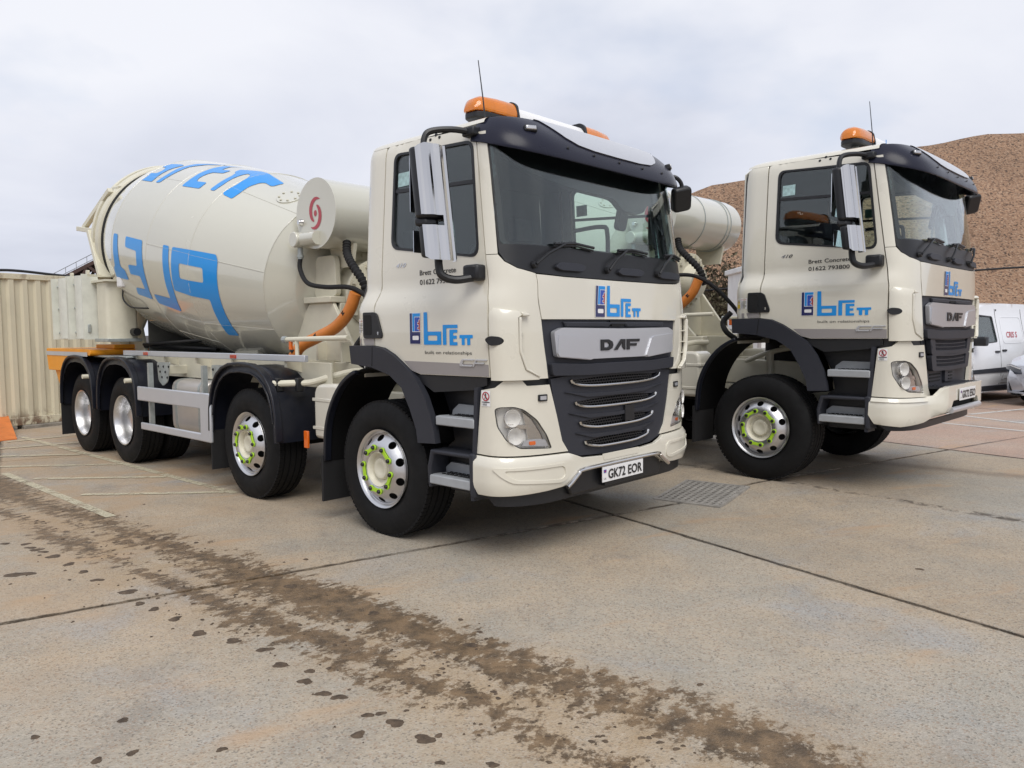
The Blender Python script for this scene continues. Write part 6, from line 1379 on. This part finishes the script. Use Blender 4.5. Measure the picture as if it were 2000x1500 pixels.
def build_cars():
    white=mat('white_van_paint',(.72,.73,.75),.25,coat=.5); silver=mat('silver_car_paint',(.62,.65,.71),.25,metal=.35,coat=.7)
    # small van: x forward
    prof=[(-2.1,.28),(-2.15,.6),(-2.12,1.2),(-2.02,1.78),(-1.9,1.92),(-1.2,1.965),(-.2,1.97),(.45,1.93),(.72,1.84),(1.02,1.62),(1.38,1.26),(1.62,1.14),(2.0,1.04),(2.2,.92),(2.26,.7),(2.26,.42),(2.15,.28)]
    win=[rpoly([(.16,1.70),(.12,1.20),(1.30,1.13),(.98,1.48),(.70,1.72)],.05,4)]
    def vextra(t,body,V,F,n,top):
        obj('roof_skin',MB().add(V,F),white,t,smooth=40)
        for sg in (-1,1):
            S=body(sg)
            obj('rub_strip',panel([(-1.05,.60),(-1.05,.70),(1.18,.66),(1.22,.58)],S,h=.1,th=.02,off=.016),M['charcoal'],t,bevel=.006)
            for x0,x1,z0,z1 in ((.02,.03,.34,1.86),(-1.06,-1.05,.34,1.86),(1.34,1.35,.5,1.15)): obj('door_gap',panel(rect(x0,z0,x1,z1),S,h=.2,th=.004,off=.002),M['darkgap'],t)
            for xh,zh in ((.16,1.0),(-.13,1.02)):
                obj('door_handle',panel(rpoly(rect(xh-.08,zh-.02,xh+.09,zh+.02),.02,3),S,h=.06,th=.02,off=.022),M['black'],t,bevel=.006)
            mr=obj('wing_mirror',MB().prism(rpoly(rect(-.10,-.09,.10,.09),.05,4),0,.24,lambda u,v,w:(1.08+u*.7,sg*(.93+w),1.22+v)),M['black'],t,bevel=.03,seg=3)
            obj('sill',panel([(-1.0,.22),(-1.0,.33),(1.05,.33),(1.05,.22)],S,h=.2,th=.05,off=.01),M['charcoal'],t,bevel=.01)
            obj('panel_crease',panel(rpoly(rect(-1.0,1.16,-.12,1.70),.1,4),S,[rpoly(rect(-.985,1.175,-.135,1.685),.1,4)],h=.1,th=.006,off=.006),white,t,bevel=.002)
        S=body(1)
        mb=MB(); text('CRIS S',S,-.30,1.28,.12,None,.004,mb,bold=.02,shear=.2,flip=-1); text('LLOYD',S,-1.0,1.28,.0001,None,.004,mb) if False else None
        obj('van_lettering',mb,M['crimson'],t,smooth=0,recalc=False)
        mb=MB(); text('L',S,-.02,.42,.13,.09,.004,mb,shear=.3,flip=-1); panel(rect(-.32,.44,-.14,.46),S,h=.2,th=0,off=.004,mb=mb); panel(rect(-.34,.36,-.02,.38),S,h=.2,th=0,off=.004,mb=mb); obj('van_small_print',mb,M['greystrip'],t,smooth=0,recalc=False)
        # bonnet, lamps (hidden side of the van, seen from other positions)
        for sg in (-1,1): obj('headlight',panel(rpoly([(1.75,.86),(2.0,.98),(2.17,.9),(2.2,.74),(1.95,.72)],.03,3),body(sg),h=.08,th=.03,off=.008),M['chrome'],t)
        obj('windscreen',MB().add([(.76,-.66,1.84),(.76,.66,1.84),(1.40,.80,1.28),(1.40,-.80,1.28)],[(0,1,2,3)]),M['ws'],t)
        obj('cargo_floor',MB().box((-2.0,-.8,.3),(1.9,.8,.36)),M['darkgap'],t); obj('bulkhead',MB().box((-.05,-.78,.36),(0,.78,1.85)),M['cabin'],t)
        for y in (-.4,.4): obj('seat',MB().prism(rpoly([(.05,.6),(.55,.6),(.55,.75),(.2,.75),(.08,1.45),(-.02,1.45)],.04,3),y-.25,y+.25,lambda u,v,w:(u,w,v)),M['seat'],t,bevel=.03)
    th=R(33)+PI; d=np.array([math.cos(th),math.sin(th)]); 
    car('parked_van','white small van with red lettering parked beyond the right truck','van',(9.35,16.25,.068),th,prof,[(-1.45,.38),(1.38,.38)],win,1.86,white,.16,.32,vextra)
    cprof=[(-2.2,.30),(-2.3,.55),(-2.28,.9),(-2.1,1.02),(-1.6,1.10),(-.9,1.40),(-.2,1.45),(.4,1.38),(1.0,1.08),(1.25,.98),(1.9,.86),(2.2,.76),(2.33,.62),(2.36,.45),(2.30,.26),(2.1,.2)]
    cwin=[rpoly([(-1.35,1.04),(-.85,1.33),(-.2,1.385),(.35,1.32),(.85,1.03)],.04,4)]
    def cextra(t,body,V,F,n,top):
        obj('bonnet_skin',MB().add(V,F),silver,t,smooth=40)
        # front face
        def fr(u,v,off): return np.stack([2.36+.12*(1-(u/.93)**2)-.22*(np.abs(u)/.9)**4-.22*np.clip(v-.55,0,1)**1.5+off,u,v],1)
        ff=[(-.86,.22),(.86,.22),(.88,.5),(.84,.66),(.6,.76),(-.6,.76),(-.84,.66),(-.88,.5)]
        ho=[rpoly([(s*.42,.26),(s*.80,.27),(s*.83,.45),(s*.52,.44)],.03,3) for s in (-1,1)]+[rpoly([(-.40,.36),(.40,.36),(.46,.66),(-.46,.66)],.04,3)]
        obj('front_bumper',panel(ff,fr,ho,h=.06,th=.04,off=.01),silver,t,bevel=.01)
        for h_ in ho: obj('air_intake',panel(shrink(h_,-.01),fr,h=.1,th=.01,off=-.05),M['darkgap'],t)
        obj('splitter',panel([(-.84,.20),(.84,.20),(.84,.235),(-.84,.235)],fr,h=.08,th=.05,off=.03),M['chrome'],t)
        for k in range(3): obj('grille_bar',panel(rect(-.42,.43+k*.08,.42,.45+k*.08),fr,h=.1,th=.02,off=-.01),M['chrome'],t)
        for sg in (-1,1):
            hl=rpoly([(sg*.50,.60),(sg*.56,.72),(sg*.78,.78),(sg*.93,.76),(sg*.94,.68),(sg*.80,.60)],.03,3)
            obj('headlight',panel(hl,fr,h=.05,th=.04,off=.02),mat('headlight_dark',(.05,.06,.08),.12,coat=.8) if sg<0 else bpy.data.materials['headlight_dark'],t,bevel=.008)
            obj('lamp_strip',panel([(sg*.54,.71),(sg*.78,.765),(sg*.92,.75),(sg*.92,.735),(sg*.78,.745),(sg*.55,.69)],fr,h=.05,th=.005,off=.027),M['white'],t)
            obj('lamp_bowl',MB().lathe([(0,-.0),(.05,.02),(.055,.03)],16,'X',(2.20,sg*.70,.685)),M['chrome'],t)
            obj('door_gap',panel(rect(.55,.35,.56,1.0),body(sg),h=.2,th=.004,off=.002),M['darkgap'],t)
            obj('wing_mirror',MB().prism(rpoly(rect(-.1,-.07,.1,.07),.04,4),0,.2,lambda u,v,w:(.75+u*.6,sg*(.88+w),1.08+v)),silver,t,bevel=.03,seg=3)
        obj('windscreen',MB().add([(.42,-.58,1.36),(.42,.58,1.36),(1.08,.72,1.05),(1.08,-.72,1.05)],[(0,1,2,3)]),M['ws'],t)
        obj('cabin_floor',MB().box((-1.9,-.75,.25),(1.6,.75,.35)),M['darkgap'],t)
        for y in (-.4,.4): obj('seat',MB().prism(rpoly([(-.2,.5),(.4,.5),(.4,.65),(.05,.65),(-.15,1.2),(-.28,1.2)],.04,3),y-.25,y+.25,lambda u,v,w:(u,w,v)),M['seat'],t,bevel=.03)
    th=R(33)+PI
    car('parked_car','silver saloon car nosing in at the right edge','car',(11.93,15.35,.068),th,cprof,[(-1.4,.36),(1.42,.36)],cwin,1.80,silver,.2,.33,cextra)
build_cars()
# ------------------------------------------------------------------ the two mixer trucks
def truck_empty(T,z,label):
    x0,y0,a=T; l=Vector((math.sin(a),math.cos(a),0))*1.15
    return thing('mixer_truck',label,'truck',(x0+l.x,y0+l.y,z),-a,'concrete mixer trucks in the yard')
t1=truck_empty(T1,0,'cream mixer truck in front with chromed striped grille and plate GK72 EOR')
build_cab(t1); front_n=len(t1.children)
build_chassis(t1); build_mixer(t1)
t2=truck_empty(T2,.068,'cream mixer truck behind on the right with step bumper and plate GK72 ESO')
for c in list(t1.children): copy_tree(c,t2)
front_road(t1); front_site(t2)
for c in t2.children: c.location.z+=.14
# the right truck carries a lettered light bar
for c in t2.children:
    if c.name.startswith('light_bar'):
        f=lambda u,v,off: np.stack([np.full(len(u),.66+.106)+off,u,v],1)
        mb=MB(); logo_word(f,-.14,3.10,.34,.10,.002,mb,0); obj('bar_lettering',mb,M['blue'],c,smooth=0,recalc=False)
build_wheels(t1,0.0); build_wheels(t2,0.0)
bpy.context.view_layer.update()
